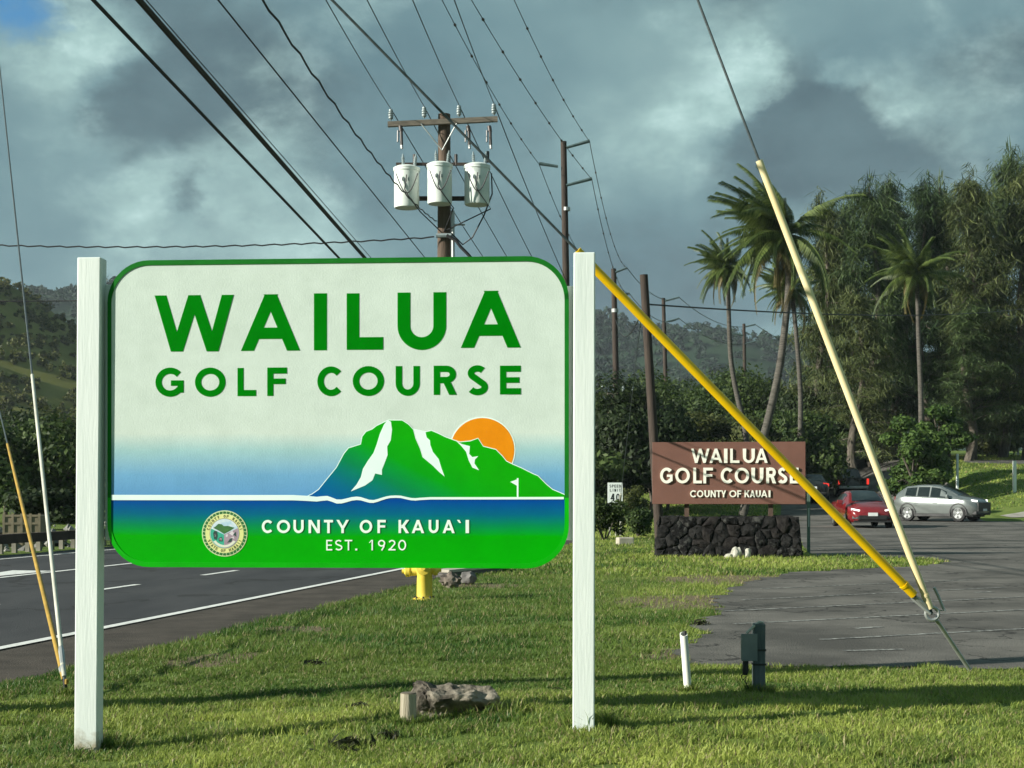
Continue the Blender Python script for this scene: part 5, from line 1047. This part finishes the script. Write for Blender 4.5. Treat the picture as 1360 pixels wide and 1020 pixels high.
# ------------------------------------------------------------------ far hills
def hill(name, label, D0, D1, prof, m, nse, seed, depth_noise, xr, nxs=160, nys=28, fold=.0):
    """forested ridge: foot at D0, crest at D1 following the skyline profile (photo column, row)"""
    px = np.array([p_[0] for p_ in prof], float); py = np.array([p_[1] for p_ in prof], float)
    U_ = np.linspace(xr[0], xr[1], nxs); V = []
    for j in range(nys):
        t = j / (nys - 1) * 1.35; Y = D0 + (D1 - D0) * t
        crest = (HY - np.interp(U_, px, py)) / F * D1 + H
        f = np.sin(min(t, 1) * math.pi / 2) ** 1.2 if t <= 1 else 1 - (t - 1) * .8
        X = (U_ - CX) / F * D1
        z = crest * f * (1 + fold * (vnoise(X, np.full_like(X, Y), 1 / 90, seed) - .5) * (1 - abs(2 * min(t, 1) - 1)) * 2)
        z = z + (vnoise(X, np.full_like(X, Y), 1 / 11, seed + 1) - .5) * nse * 2 * f ** .5
        V.append(np.stack([X, np.full_like(X, Y), z - 1.5], 1))
    V = np.concatenate(V); ix = np.arange(nxs * nys).reshape(nys, nxs)
    o = obj(name, npmesh(name, V, np.stack([ix[:-1, :-1].ravel(), ix[:-1, 1:].ravel(), ix[1:, 1:].ravel(), ix[1:, :-1].ravel()], 1), m, True)); tag(o, label, kind='structure'); return V.reshape(nys, nxs, 3)
hillm = mat('hill_scrub', (.07, .088, .026), (.21, .20, .062), rough=1, scale=.035, bump=1, bscale=.3, detail=10, spec=.05, lo=.3, hi=.7)
hillf = mat('ridge_forest', (.010, .026, .014), (.024, .046, .022), rough=1, scale=.02, bump=1, bscale=.2, detail=10, spec=.05)
h1 = hill('hill', 'near green hill at the left edge', 190, 330, [(-900, 300), (-400, 330), (-150, 352), (0, 377), (28, 382), (60, 402), (105, 436), (160, 470), (300, 545), (460, 615), (600, 650)], hillm, 1.2, 3, 5, (-900, 600), fold=.3)
h2 = hill('distant_ridge', 'long forested ridge in the distance', 620, 1000, [(-1200, 330), (-200, 385), (60, 398), (105, 404), (400, 395), (700, 405), (795, 424), (850, 438), (900, 446), (960, 458), (1000, 468), (1100, 476), (1500, 505), (2200, 560)], hillf, 3, 5, 9, (-1200, 2200), 260, 30, fold=.25)
def quads(cent, nrm, size, seed, aspect=1.0):
    """one leaf quad for each centre; returns V,F"""
    r_ = np.random.default_rng(seed); n = len(cent); nrm = nrm / (np.linalg.norm(nrm, axis=1, keepdims=True) + 1e-9)
    a = np.cross(nrm, r_.normal(size=(n, 3))); a /= np.linalg.norm(a, axis=1, keepdims=True) + 1e-9; b = np.cross(nrm, a); s = (size * r_.uniform(.6, 1.3, n))[:, None] if np.isscalar(size) else (size * r_.uniform(.6, 1.3, n))[:, None]
    V = np.stack([cent - a * s * aspect, cent - b * s * .62, cent + a * s * aspect, cent + b * s * .62], 1).reshape(-1, 3); return V, np.arange(4 * n).reshape(n, 4)
def lobes(n, rx, rz, seed, flat=.7):
    r_ = np.random.default_rng(seed); out = []
    for i in range(n):
        a = r_.uniform(0, 6.283); q = math.sqrt(r_.uniform(0, 1)); z = r_.uniform(-.75, 1); k = math.sqrt(max(0, 1 - max(z, -.3) ** 2 * .75))
        out.append((rx * q * k * .8 * math.cos(a), rx * q * k * .8 * math.sin(a), rz * z * .72, rx * r_.uniform(.26, .46)))
    return out
def crown_cloud(lb, n, leaf, seed, flat=.75):
    r_ = np.random.default_rng(seed); w = np.array([l[3] ** 2 for l in lb]); w /= w.sum(); ch = r_.choice(len(lb), n, p=w); L_ = np.array(lb)[ch]
    d = r_.normal(size=(n, 3)); d /= np.linalg.norm(d, axis=1, keepdims=True); rad = L_[:, 3] * r_.uniform(.35, 1, n) ** .5 * (1 + .25 * r_.normal(size=n) * .5)
    c = L_[:, :3] + d * rad[:, None] * np.array([1, 1, flat]); nr = d + r_.normal(size=(n, 3)) * .55 + np.array([0, 0, .25]); return quads(c, nr, leaf, seed + 1, 1.25)
# scattered crowns on the hills
def hill_forest(name, label, V, n, r0, r1, per, leaf, m, seed, tmax=1.0, vis=None):
    r_ = np.random.default_rng(seed); nys, nxs, _ = V.shape; Vs = []; Fs = []; k = 0
    for i in range(n):
        for _ in range(20):
            j = r_.integers(1, int(nys * .78)); c = r_.integers(1, nxs - 1); p_ = V[j, c] + (V[j, c + 1] - V[j, c]) * r_.uniform() + (V[j + 1, c] - V[j, c]) * r_.uniform()
            col = CX + p_[0] / p_[1] * F
            if vis is None or any(a <= col <= b for a, b in vis): break
        R_ = r_.uniform(r0, r1); v, f = crown_cloud(lobes(6, R_, R_ * .8, int(r_.integers(1e6))), per, leaf, int(r_.integers(1e6)))
        Vs.append(v + p_ + np.array([0, 0, R_ * .45])); Fs.append(f + k); k += len(v)
    tag(obj(name, npmesh(name, np.concatenate(Vs), np.concatenate(Fs), m)), label, kind='stuff')
hill_forest('hill_scrub', 'scrub and small trees covering the left hill', h1, 700, .4, 1.9, 90, .30, leafmat('scrub_leaves', (.034, .052, .013), (.16, .165, .050), .06), 5, vis=[(-120, 190)])
hill_forest('ridge_forest', 'forest covering the distant ridge', h2, 1500, 4, 8, 80, 1.2, leafmat('ridge_leaves', (.010, .030, .016), (.030, .060, .030), .02), 6, vis=[(690, 1120), (770, 1120), (40, 690)])

# ------------------------------------------------------------------ broadleaf trees and bushes
bark = mat('tree_bark', (.05, .042, .032), (.13, .11, .085), rough=.95, scale=3, stretch=(3, 3, .5), bump=.7)
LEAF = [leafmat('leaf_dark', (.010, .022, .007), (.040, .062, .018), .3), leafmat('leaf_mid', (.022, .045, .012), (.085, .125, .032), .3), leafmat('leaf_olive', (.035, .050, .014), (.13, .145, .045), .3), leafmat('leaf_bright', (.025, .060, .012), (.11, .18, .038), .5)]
_tm = {}
def tree_meshes(kind, var, h, rx, n, leaf, low=False):
    key = (kind, var, round(h, 1), round(rx, 1), low)
    if key in _tm: return _tm[key]
    r_ = random.Random(var * 97 + int(h * 10)); lb = lobes(22 if low else 16, rx, h * (.62 if low else .40), var + 31); zc = h * (.46 if low else .60)
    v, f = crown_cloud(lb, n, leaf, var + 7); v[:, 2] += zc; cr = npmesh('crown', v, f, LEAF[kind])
    b = MB(); th = zc * .75; b.tube([(0, 0, -.3), (.05 * rx, 0, th * .4), (0, .04 * rx, th), (.05 * rx, 0, zc + h * .15)], [h * .028, h * .022, h * .017, h * .006], 9)
    for l in lb[:8]: b.tube([(0, 0, th * r_.uniform(.55, .95)), (l[0] * .45, l[1] * .45, zc + l[2] * .5 - .2), (l[0], l[1], zc + l[2])], [h * .012, h * .008, h * .003], 6)
    _tm[key] = (b.mesh('trunk', bark, True), cr); return _tm[key]
def tree(name, label, cat, px, Y, top, rx, kind, var, group, n=3600, leaf=.26, sc_=(1, 1), low=False):
    x = (px - CX) / F * Y; z = gzf(x, Y); h = (HY - top) / F * Y + H - z; hq = max(2, round(h / 2) * 2); tm, cm = tree_meshes(kind, var, hq, rx, n, leaf, low)
    t = thing(name, label, cat, (x, Y, z), random.uniform(0, 6.28), group); t.scale = (sc_[0], sc_[0], h / hq / .98); obj('trunk', tm, t); obj('crown', cm, t); return t
G1 = 'dense green trees behind the brown sign'
for i, (px, Y, top, rx, kd, lab) in enumerate([
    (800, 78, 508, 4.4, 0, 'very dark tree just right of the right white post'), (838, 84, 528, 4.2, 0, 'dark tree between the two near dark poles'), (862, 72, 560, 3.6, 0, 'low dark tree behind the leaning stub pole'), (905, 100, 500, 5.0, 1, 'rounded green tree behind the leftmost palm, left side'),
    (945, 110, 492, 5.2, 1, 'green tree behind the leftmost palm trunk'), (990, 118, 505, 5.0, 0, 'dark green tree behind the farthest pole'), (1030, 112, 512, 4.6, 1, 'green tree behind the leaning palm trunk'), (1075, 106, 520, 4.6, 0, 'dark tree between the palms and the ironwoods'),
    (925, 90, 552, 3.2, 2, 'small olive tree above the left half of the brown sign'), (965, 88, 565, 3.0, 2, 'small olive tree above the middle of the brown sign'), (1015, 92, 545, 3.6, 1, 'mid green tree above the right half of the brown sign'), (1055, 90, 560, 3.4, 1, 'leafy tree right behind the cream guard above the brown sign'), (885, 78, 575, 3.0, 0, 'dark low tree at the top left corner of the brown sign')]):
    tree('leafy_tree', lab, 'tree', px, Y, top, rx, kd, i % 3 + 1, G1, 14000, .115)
G2 = 'trees across the highway at left'
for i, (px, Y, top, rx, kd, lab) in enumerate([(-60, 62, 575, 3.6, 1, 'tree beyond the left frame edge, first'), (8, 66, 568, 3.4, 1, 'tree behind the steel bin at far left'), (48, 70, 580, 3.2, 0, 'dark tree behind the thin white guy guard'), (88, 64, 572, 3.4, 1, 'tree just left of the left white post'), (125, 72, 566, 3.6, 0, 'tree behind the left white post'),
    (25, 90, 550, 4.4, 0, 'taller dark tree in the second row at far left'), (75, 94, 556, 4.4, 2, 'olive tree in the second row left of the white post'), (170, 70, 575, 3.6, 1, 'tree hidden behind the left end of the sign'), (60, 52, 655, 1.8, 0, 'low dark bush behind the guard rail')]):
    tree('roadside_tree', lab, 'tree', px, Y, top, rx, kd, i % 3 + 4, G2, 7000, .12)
tv = []; tf = []; k0 = 0                                  # unbroken thicket along the far side of the highway, mostly behind the sign
for i in range(26):
    px_ = 130 + 25.5 * i; Yt = 66 + 10 * random.random(); rt = random.uniform(2.2, 3.6); v, f = crown_cloud(lobes(10, rt, rt * .9, 300 + i), 2200, .14, 340 + i); v = v + np.array([(px_ - CX) / F * Yt, Yt, rt * .75]); tv.append(v); tf.append(f + k0); k0 += len(v)
tag(obj('roadside_thicket', npmesh('roadside_thicket', np.concatenate(tv), np.concatenate(tf), LEAF[1])), 'dense thicket along the highway behind the sign', kind='stuff')
G3 = 'bushes around the parking lot'
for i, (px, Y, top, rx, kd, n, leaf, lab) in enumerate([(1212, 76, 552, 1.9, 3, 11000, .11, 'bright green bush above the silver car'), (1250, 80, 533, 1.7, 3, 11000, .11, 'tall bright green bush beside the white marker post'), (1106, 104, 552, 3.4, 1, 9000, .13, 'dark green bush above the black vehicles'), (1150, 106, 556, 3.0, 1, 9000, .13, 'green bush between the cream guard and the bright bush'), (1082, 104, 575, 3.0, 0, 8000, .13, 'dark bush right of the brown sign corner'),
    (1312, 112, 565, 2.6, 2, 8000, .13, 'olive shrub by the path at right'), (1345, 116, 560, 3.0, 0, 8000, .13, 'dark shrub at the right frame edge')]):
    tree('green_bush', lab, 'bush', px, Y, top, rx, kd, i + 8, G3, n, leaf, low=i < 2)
def bush(label, px, base, Y, top, w, kd, var, n=4500, leaf=.045):
    x = (px - CX) / F * Y; h = (base - top) / F * Y; lb = lobes(12, w, h * .5, var); v, f = crown_cloud(lb, n, leaf, var + 1, .9); v[:, 2] += h * .52; v = v[:]
    t = thing('hedge_bush', label, 'bush', (x, Y, gzf(x, Y)), 0, 'bushes on the lawn'); obj('crown', npmesh('crown', v, f, LEAF[kd]), t)
    b = MB()
    for l in lb[:6]: b.tube([(0, 0, -.1), (l[0] * .4, l[1] * .4, h * .25), (l[0] * .8, l[1] * .8, h * .5 + l[2] * .8)], [.03, .02, .008], 6)
    b.build('stem', bark, t); return t
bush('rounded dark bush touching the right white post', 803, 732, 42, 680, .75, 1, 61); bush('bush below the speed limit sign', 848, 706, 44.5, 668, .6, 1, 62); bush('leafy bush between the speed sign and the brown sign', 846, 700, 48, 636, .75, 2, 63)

# ------------------------------------------------------------------ coconut palms
palm_bark = mat('palm_trunk_bark', (.045, .040, .032), (.115, .105, .088), rough=.95, scale=4, stretch=(1, 1, 7), bump=.5, bscale=6)
fr_m = [leafmat('palm_leaf', (.030, .056, .013), (.145, .190, .050), .9, .3, .45), leafmat('palm_leaf_old', (.085, .070, .022), (.19, .155, .055), .9, .3, .5)]
def frond_mesh(var, L_=3.0, droop=.55, m=None):
    r_ = np.random.default_rng(var + 400); n = 26; V = []; Fc = []
    ra = []
    for i in range(n + 1):
        t = i / n; ra.append(Vector((L_ * (t - .12 * droop * t * t), 0, L_ * (.30 * t - droop * .95 * t * t))))
    b = MB(); b.tube(ra[::3], [.045 * (1 - .85 * i / 10) + .006 for i in range(len(ra[::3]))], 5)
    for i in range(3, n + 1):
        t = i / n; ll = .95 * math.sin(min(1, t * 1.25 + .1) * math.pi * .85 + .25) * (1 - .25 * t) + .12; tang = (ra[i] - ra[i - 1]).normalized()
        for s_ in (-1, 1):
            for off in (0, .33, .66):
                o = ra[i - 1].lerp(ra[i], off); side = Vector((0, s_, 0)); d1 = (tang * .75 + side * .85 + Vector((0, 0, -.25 + r_.uniform(-.1, .1)))).normalized(); mid = o + d1 * ll * .5; tip = mid + (d1 * .55 + Vector((0, 0, -1.0 + r_.uniform(-.15, .15)))).normalized() * ll * .55; w = tang * .026
                b.add([o - w * .5, o + w * .5, mid + w, mid - w, tip], [(0, 1, 2, 3), (3, 2, 4)])
    return b.mesh('frond', m or fr_m[0], False, False) if False else (lambda me: me)(b.mesh('frond', m or fr_m[0], False, True))
FR = [frond_mesh(1, 3.7, .30), frond_mesh(2, 3.9, .50), frond_mesh(3, 3.7, .72), frond_mesh(4, 3.2, 1.0, fr_m[1])]
nutm = mat('coconut_husk', (.16, .09, .03), (.26, .16, .06), rough=.7, scale=5)
def palm(label, crown, trunk, Y, size, nf, seed, wr=.17, wind=.35, rows=None):
    r_ = random.Random(seed); base = trunk[-1]; x = (base[0] - CX) / F * Y; z0 = gzf(x, Y)
    t = thing('coconut_palm', label, 'palm tree', (x, Y, z0), 0, 'coconut palms'); ctr = P(*crown, Y) - Vector((x, Y, z0))
    pts = [P(a, b, Y) - Vector((x, Y, z0)) for a, b in trunk[::-1]]; pts[0].z = -.4; pts.append(ctr)
    dense = []
    for i in range(len(pts) - 1):
        p0 = pts[max(i - 1, 0)]; p1 = pts[i]; p2 = pts[i + 1]; p3 = pts[min(i + 2, len(pts) - 1)]
        for k in range(8):
            u = k / 8; dense.append(.5 * ((2 * p1) + (p2 - p0) * u + (2 * p0 - 5 * p1 + 4 * p2 - p3) * u * u + (3 * p1 - p0 - 3 * p2 + p3) * u ** 3))
    dense.append(pts[-1]); n = len(dense)
    MB().tube(dense, [wr * (1.35 - .55 * i / n) * (1 + .05 * (i % 2)) for i in range(n)], 10).build('trunk', palm_bark, t, smooth=True)
    MB().lathe([(wr * .7, -.5), (wr * 1.2, -.2), (wr * 1.5, .1), (wr * .8, .4), (.05, .7)], 10, None, ctr).build('crown_shaft', bark, t, smooth=True)
    for i in range(nf):
        u = i / nf; az = i * 2.39996 + r_.uniform(-.2, .2); el = R(76 - 108 * u + r_.uniform(-8, 8)); dv = 0 if u < .3 else 1 if u < .62 else 2 if u < .9 else 3
        d = Vector((math.cos(az) * math.cos(el), math.sin(az) * math.cos(el), math.sin(el))) + Vector((-wind * (1 - u * .5), 0, 0)); az2 = math.atan2(d.y, d.x); el2 = math.atan2(d.z, math.hypot(d.x, d.y))
        o = obj('frond', FR[dv], t, ctr + Vector((0, 0, .15)), (r_.uniform(-.25, .25), -el2 + .25, az2)); s_ = size * r_.uniform(.70, 1.15); o.scale = (s_, s_, s_)
    for i in range(6): 
        a_ = i * 1.05; MB().lathe([(.02, -.16), (.10, -.08), (.12, 0), (.09, .1), (.02, .15)], 8, None, ctr + Vector((.28 * math.cos(a_), .28 * math.sin(a_), -.25))).build('coconut', nutm, t, smooth=True)
    return t
palm('leaning coconut palm with the largest crown beside the cream guard', (1046, 316), [(1046, 330), (1047, 380), (1043, 430), (1035, 490), (1022, 550), (1006, 610), (992, 660), (984, 690)], 71, 1.12, 54, 3, .17, .75)
palm('slender leftmost coconut palm with pale curved trunk', (967, 358), [(967, 370), (968, 420), (971, 480), (980, 530), (990, 575), (1000, 640)], 84, .66, 44, 5, .13, .55)
palm('coconut palm with lower crown behind the leaning palm', (1052, 388), [(1053, 400), (1058, 450), (1063, 520), (1063, 580), (1062, 640)], 88, .70, 42, 8, .13, .6)
palm('coconut palm standing among the ironwoods at right', (1218, 366), [(1218, 380), (1220, 450), (1223, 530), (1224, 610)], 84, .95, 36, 11, .12, .35)

# ------------------------------------------------------------------ ironwood trees
iron = [leafmat('ironwood_needles', (.014, .032, .011), (.095, .140, .046), .28, .14), leafmat('ironwood_needles_dark', (.009, .023, .009), (.062, .105, .036), .28, .14), leafmat('ironwood_needles_olive', (.020, .036, .012), (.135, .160, .052), .28, .14)]
def ironwood_meshes(var, h, r, m):
    r_ = np.random.default_rng(var * 13 + 5); b = MB(); n = 10; tp = [Vector((.5 * math.sin(i * .7 + var), .4 * math.cos(i * .6 + var), h * i / n)) for i in range(n + 1)]; tp[0] = Vector((0, 0, -.4))
    b.tube(tp, [.34 * (1 - i / n) ** .8 + .03 for i in range(n + 1)], 9); C_ = []; 
    for k in range(44):
        t = .14 + .85 * (k / 44) ** .9; i = min(int(t * n), n - 1); o = tp[i].lerp(tp[i + 1], t * n - i); az = r_.uniform(0, 6.283); L_ = r * (1.12 - .92 * t) * r_.uniform(.5, 1.2); rise = r_.uniform(.15, .75)
        pts = []
        for q in range(7):
            u = q / 6; pts.append(o + Vector((math.cos(az) * L_ * u, math.sin(az) * L_ * u, L_ * (rise * u - .45 * u * u))) + Vector(r_.normal(size=3) * .08))
        b.tube(pts, [.09 * (1 - u / 7) * (1.2 - t) + .012 for u in range(7)], 5)
        for q in range(1, 7): C_.append((pts[q], .20 + .05 * q, 62 if q > 2 else 26))
    for q in range(6): C_.append((tp[-1] + Vector((0, 0, q * .3 - .6)), .25, 16))
    Vs = []; 
    for c, sp, cnt in C_:
        s0 = np.array(c) + r_.normal(size=(cnt, 3)) * sp * np.array([1, 1, .7]); L_ = r_.uniform(.4, 1.15, (cnt, 1)); dr = np.concatenate([r_.normal(size=(cnt, 2)) * .55, -r_.uniform(.0, 1.1, (cnt, 1))], 1)
        w = r_.normal(size=(cnt, 3)); w[:, 2] *= .2; w /= np.linalg.norm(w, axis=1, keepdims=True); w *= r_.uniform(.018, .042, (cnt, 1)); e1 = s0 + dr * L_ * .5 + np.concatenate([r_.normal(size=(cnt, 2)) * .1, np.zeros((cnt, 1))], 1); e2 = s0 + dr * L_
        Vs.append(np.stack([s0 - w * .5, s0 + w * .5, e1 + w, e1 - w, e2 + w * .15, e2 - w * .15], 1).reshape(-1, 3))
    for q in range(40):                                    # upright feathery tips
        c, sp, cnt = C_[r_.integers(len(C_) // 2, len(C_))]; s0 = np.array(c)[None] + r_.normal(size=(5, 3)) * .2; e = s0 + np.array([[0, 0, 1.0]]) * r_.uniform(.5, 1.3, (5, 1)) + r_.normal(size=(5, 3)) * .12; w = np.array([[.03, .01, 0]])
        Vs.append(np.stack([s0 - w, s0 + w, (s0 + e) / 2 + w, (s0 + e) / 2 - w, e + w * .1, e - w * .1], 1).reshape(-1, 3))
    V = np.concatenate(Vs); k = len(V) // 6; i6 = np.arange(k)[:, None] * 6
    return b.mesh('trunk', bark, True), npmesh('crown', V, np.concatenate([i6 + np.array([[0, 1, 2, 3]]), i6 + np.array([[3, 2, 4, 5]])]), m)
IW = [ironwood_meshes(1, 22, 4.4, iron[0]), ironwood_meshes(2, 22, 3.8, iron[1]), ironwood_meshes(3, 22, 4.2, iron[2]), ironwood_meshes(4, 22, 3.6, iron[1])]
for i, (px, Y, top, va, s_, lab) in enumerate([(1092, 104, 258, 2, .95, 'leftmost ironwood tree, right behind the large palm'), (1128, 110, 262, 1, 1.0, 'second ironwood tree right of the large palm'), (1160, 102, 240, 0, 1.0, 'ironwood tree just left of the lone palm'), (1192, 112, 232, 3, 1.1, 'tall ironwood tree behind the lone palm crown, left side'),
    (1226, 104, 232, 1, 1.05, 'dark ironwood tree behind the lone palm trunk'), (1258, 110, 238, 0, 1.0, 'ironwood tree just right of the lone palm'), (1292, 102, 222, 2, 1.05, 'broad ironwood tree with feathery top near the right edge'), (1330, 108, 200, 0, 1.1, 'tallest ironwood tree near the right frame edge'), (1362, 102, 205, 2, 1.0, 'ironwood tree cut by the right frame edge'),
    (1110, 122, 300, 3, 1.1, 'shorter ironwood behind the leftmost two'), (1178, 124, 262, 1, 1.2, 'rear ironwood filling the gap left of the lone palm'), (1245, 124, 262, 3, 1.2, 'rear ironwood filling the gap right of the lone palm'), (1305, 126, 250, 1, 1.2, 'rear ironwood behind the broad one'), (1400, 112, 215, 1, 1.1, 'ironwood just outside the right frame edge'), (1138, 98, 380, 2, .9, 'low olive ironwood below the second one'), (1285, 98, 400, 0, .9, 'low ironwood above the path')]):
    x = (px - CX) / F * Y; z = gzf(x, Y); h = (HY - top) / F * Y + H - z
    t = thing('ironwood_tree', lab, 'tree', (x, Y, z), i * 1.7, 'ironwood trees at right'); t.scale = (s_, s_, h / 22.6); obj('trunk', IW[va][0], t); obj('crown', IW[va][1], t)

# ------------------------------------------------------------------ grass
def near_bare(x, y):
    m_ = np.zeros(len(x))
    for bx, by, br in BARE: m_ = np.maximum(m_, 1 - np.hypot(x - bx, y - by) / br)
    return m_
road_right = np.array([(*(c + Vector((math.cos(h), -math.sin(h))) * 1.22),) for c, h in road_c])
lotp = [(p_[0], p_[1]) for p_ in rag]
DRIVES = [[(17.5, 67), (20, 80), (23, 100), (26, 116)], [(46, 84), (36, 86), (31.5, 92), (33.5, 98), (52, 106)], [(24.2, 69.6), (30, 71), (44, 73)]]
def blades(n, y0, y1, hgt, wid, seed, tris, ypow=1.0, spots=None):
    r_ = np.random.default_rng(seed); y = y0 + (y1 - y0) * r_.uniform(0, 1, n) ** ypow; x = r_.uniform(-1, 1, n) * (.362 * y + 1.3)
    if spots is not None:
        k_s = r_.integers(0, len(spots), n); sp_ = np.array(spots)[k_s]; a_s = r_.uniform(0, 6.283, n); x = sp_[:, 0] + np.cos(a_s) * sp_[:, 2] * (1 + .35 * np.abs(r_.normal(size=n))); y = sp_[:, 1] + np.sin(a_s) * sp_[:, 3] * (1 + .35 * np.abs(r_.normal(size=n)))
    xr = np.interp(y, road_right[:, 1], road_right[:, 0]) + .10 * (vnoise(x, y, 2.3, 5) - .5) + .02
    keep = x > xr; keep &= ~inside(lotp, x, y) | (r_.uniform(size=n) < .0)
    keep &= ~((near_bare(x, y) + .9 * (vnoise(x, y, 6, 8) - .45) > .22) & (r_.uniform(size=n) < .86))
    keep &= vnoise(x, y, 9, 3) + r_.uniform(0, .7, n) > .32
    if y1 > 66:
        for pl_, w_ in ((DRIVES[0], 5.0), (DRIVES[1], 2.3), (DRIVES[2], 2.5)):
            for (ax, ay), (bx, by) in zip(pl_[:-1], pl_[1:]):
                tt = np.clip(((x - ax) * (bx - ax) + (y - ay) * (by - ay)) / ((bx - ax) ** 2 + (by - ay) ** 2), 0, 1); keep &= np.hypot(x - ax - tt * (bx - ax), y - ay - tt * (by - ay)) > w_
    x, y = x[keep], y[keep]; n = len(x); z = gz(x, y)
    tall = .65 + .75 * vnoise(x, y, 3.1, 2) ; hh = hgt * r_.uniform(.45, 1.25, n) * tall; a = r_.uniform(0, 6.283, n); lean = hh * r_.uniform(.25, 1.1, n); w = wid * r_.uniform(.6, 1.3, n); wa = a + 1.571 + r_.normal(size=n) * .4
    dx, dy = np.cos(a), np.sin(a); wx, wy = np.cos(wa) * w / 2, np.sin(wa) * w / 2; B = np.stack([x, y, z - .004], 1)
    M_ = B + np.stack([dx * lean * .35, dy * lean * .35, hh * .62], 1); T = B + np.stack([dx * lean, dy * lean, hh * .95], 1); Wv = np.stack([wx, wy, 0 * wx], 1)
    if tris == 3: V = np.stack([B - Wv, B + Wv, M_ + Wv * .8, M_ - Wv * .8, T], 1).reshape(-1, 3); k = 5
    else: V = np.stack([B - Wv, B + Wv, T], 1).reshape(-1, 3); k = 3
    # colour of each blade: yellow-green, deeper green across the middle strip, some straw
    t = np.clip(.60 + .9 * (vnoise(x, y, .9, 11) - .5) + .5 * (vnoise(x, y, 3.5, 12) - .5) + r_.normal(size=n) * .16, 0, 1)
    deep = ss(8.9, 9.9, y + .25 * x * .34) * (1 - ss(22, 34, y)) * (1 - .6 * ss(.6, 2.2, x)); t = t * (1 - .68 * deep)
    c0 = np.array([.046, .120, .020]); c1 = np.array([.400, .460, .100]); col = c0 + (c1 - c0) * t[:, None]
    straw = r_.uniform(size=n) < (.07 + .12 * np.clip(near_bare(x, y) + .4, 0, 1)); col[straw] = np.array([.40, .34, .17]) * r_.uniform(.6, 1.1, (straw.sum(), 1))
    return V, n, k, np.repeat(col, k, 0)
gm = bpy.data.materials.new('grass_blade'); gm.use_nodes = True
def grass_nodes():
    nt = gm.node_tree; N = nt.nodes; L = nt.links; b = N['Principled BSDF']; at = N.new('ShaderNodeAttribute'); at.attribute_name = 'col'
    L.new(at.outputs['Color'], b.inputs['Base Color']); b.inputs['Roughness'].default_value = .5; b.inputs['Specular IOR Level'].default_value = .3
    t = N.new('ShaderNodeBsdfTranslucent'); L.new(at.outputs['Color'], t.inputs['Color']); ms = N.new('ShaderNodeMixShader'); ms.inputs[0].default_value = .45
    L.new(b.outputs[0], ms.inputs[1]); L.new(t.outputs[0], ms.inputs[2]); L.new(ms.outputs[0], N['Material Output'].inputs[0])
grass_nodes()
def grass_obj(name, label, sets):
    for i, (V, n, k, col) in enumerate(sets):
        if k == 5:
            i5 = np.arange(n)[:, None] * 5; f = np.concatenate([np.stack([i5[:, 0], i5[:, 0] + 1, i5[:, 0] + 2], 1), np.stack([i5[:, 0], i5[:, 0] + 2, i5[:, 0] + 3], 1), np.stack([i5[:, 0] + 3, i5[:, 0] + 2, i5[:, 0] + 4], 1)])
        else: f = np.arange(n * 3).reshape(n, 3)
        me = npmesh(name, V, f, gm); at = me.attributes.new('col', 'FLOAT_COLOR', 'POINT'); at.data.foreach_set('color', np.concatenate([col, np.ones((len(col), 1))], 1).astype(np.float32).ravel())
        tag(obj(name, me), label[i], 'grass', kind='stuff')
q_stub = G(542, 973, .06)
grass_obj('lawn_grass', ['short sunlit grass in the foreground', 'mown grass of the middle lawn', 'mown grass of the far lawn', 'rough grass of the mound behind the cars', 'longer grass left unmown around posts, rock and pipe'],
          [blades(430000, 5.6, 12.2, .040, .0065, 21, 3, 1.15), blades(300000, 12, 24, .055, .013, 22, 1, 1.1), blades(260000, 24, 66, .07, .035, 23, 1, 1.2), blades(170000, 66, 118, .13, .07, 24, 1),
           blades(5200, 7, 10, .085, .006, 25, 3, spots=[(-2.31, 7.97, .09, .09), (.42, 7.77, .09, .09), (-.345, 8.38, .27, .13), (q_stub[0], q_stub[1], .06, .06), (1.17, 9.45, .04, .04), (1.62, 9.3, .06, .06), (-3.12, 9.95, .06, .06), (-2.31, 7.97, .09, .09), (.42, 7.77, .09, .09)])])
weed = leafmat('weed_leaf', (.012, .016, .008), (.04, .045, .02), 3)
for i, (px, py, s_, lab) in enumerate([(515, 982, .07, 'small dark tuft of dead weed at the stub foot'), (462, 998, .13, 'brown dried grass clod in the front lawn'), (420, 876, .09, 'dark clod on the lawn below the sign, upper left'), (478, 936, .06, 'small dark clod on the lawn left of the rock'), (738, 908, .06, 'small dark clod on the lawn left of the right post'), (930, 812, .10, 'dark tuft at the left edge of the parking lot')]):
    q = G(px, py, gzf((px - CX) / F * 8.3, 8.3)); r_ = np.random.default_rng(i); c = r_.normal(size=(70, 3)) * np.array([s_ * .5, s_ * .4, s_ * .16]); v, f = quads(c, r_.normal(size=(70, 3)), s_ * .16, i, 2.2)
    tag(obj('weed_tuft', npmesh('weed_tuft', v, f, weed), None, (q.x, q.y, gzf(q.x, q.y) + s_ * .2)), lab, 'weed', kind='stuff')

# ------------------------------------------------------------------ haze that fades the far ridge
def haze():
    b = MB().box((-1800, -80, -3), (1800, 1420, 180)); o = b.build('haze', None); m = bpy.data.materials.new('haze_air'); m.use_nodes = True; nt = m.node_tree; nt.nodes.remove(nt.nodes['Principled BSDF'])
    v = nt.nodes.new('ShaderNodeVolumePrincipled'); v.inputs['Color'].default_value = (.80, .90, 1, 1); v.inputs['Density'].default_value = HAZE; v.inputs['Anisotropy'].default_value = 0
    nt.links.new(v.outputs[0], nt.nodes['Material Output'].inputs['Volume']); o.data.materials.append(m); tag(o, 'thin damp air veiling the distant ridge', kind='stuff')
HAZE = 0.00013
if HAZE: haze()
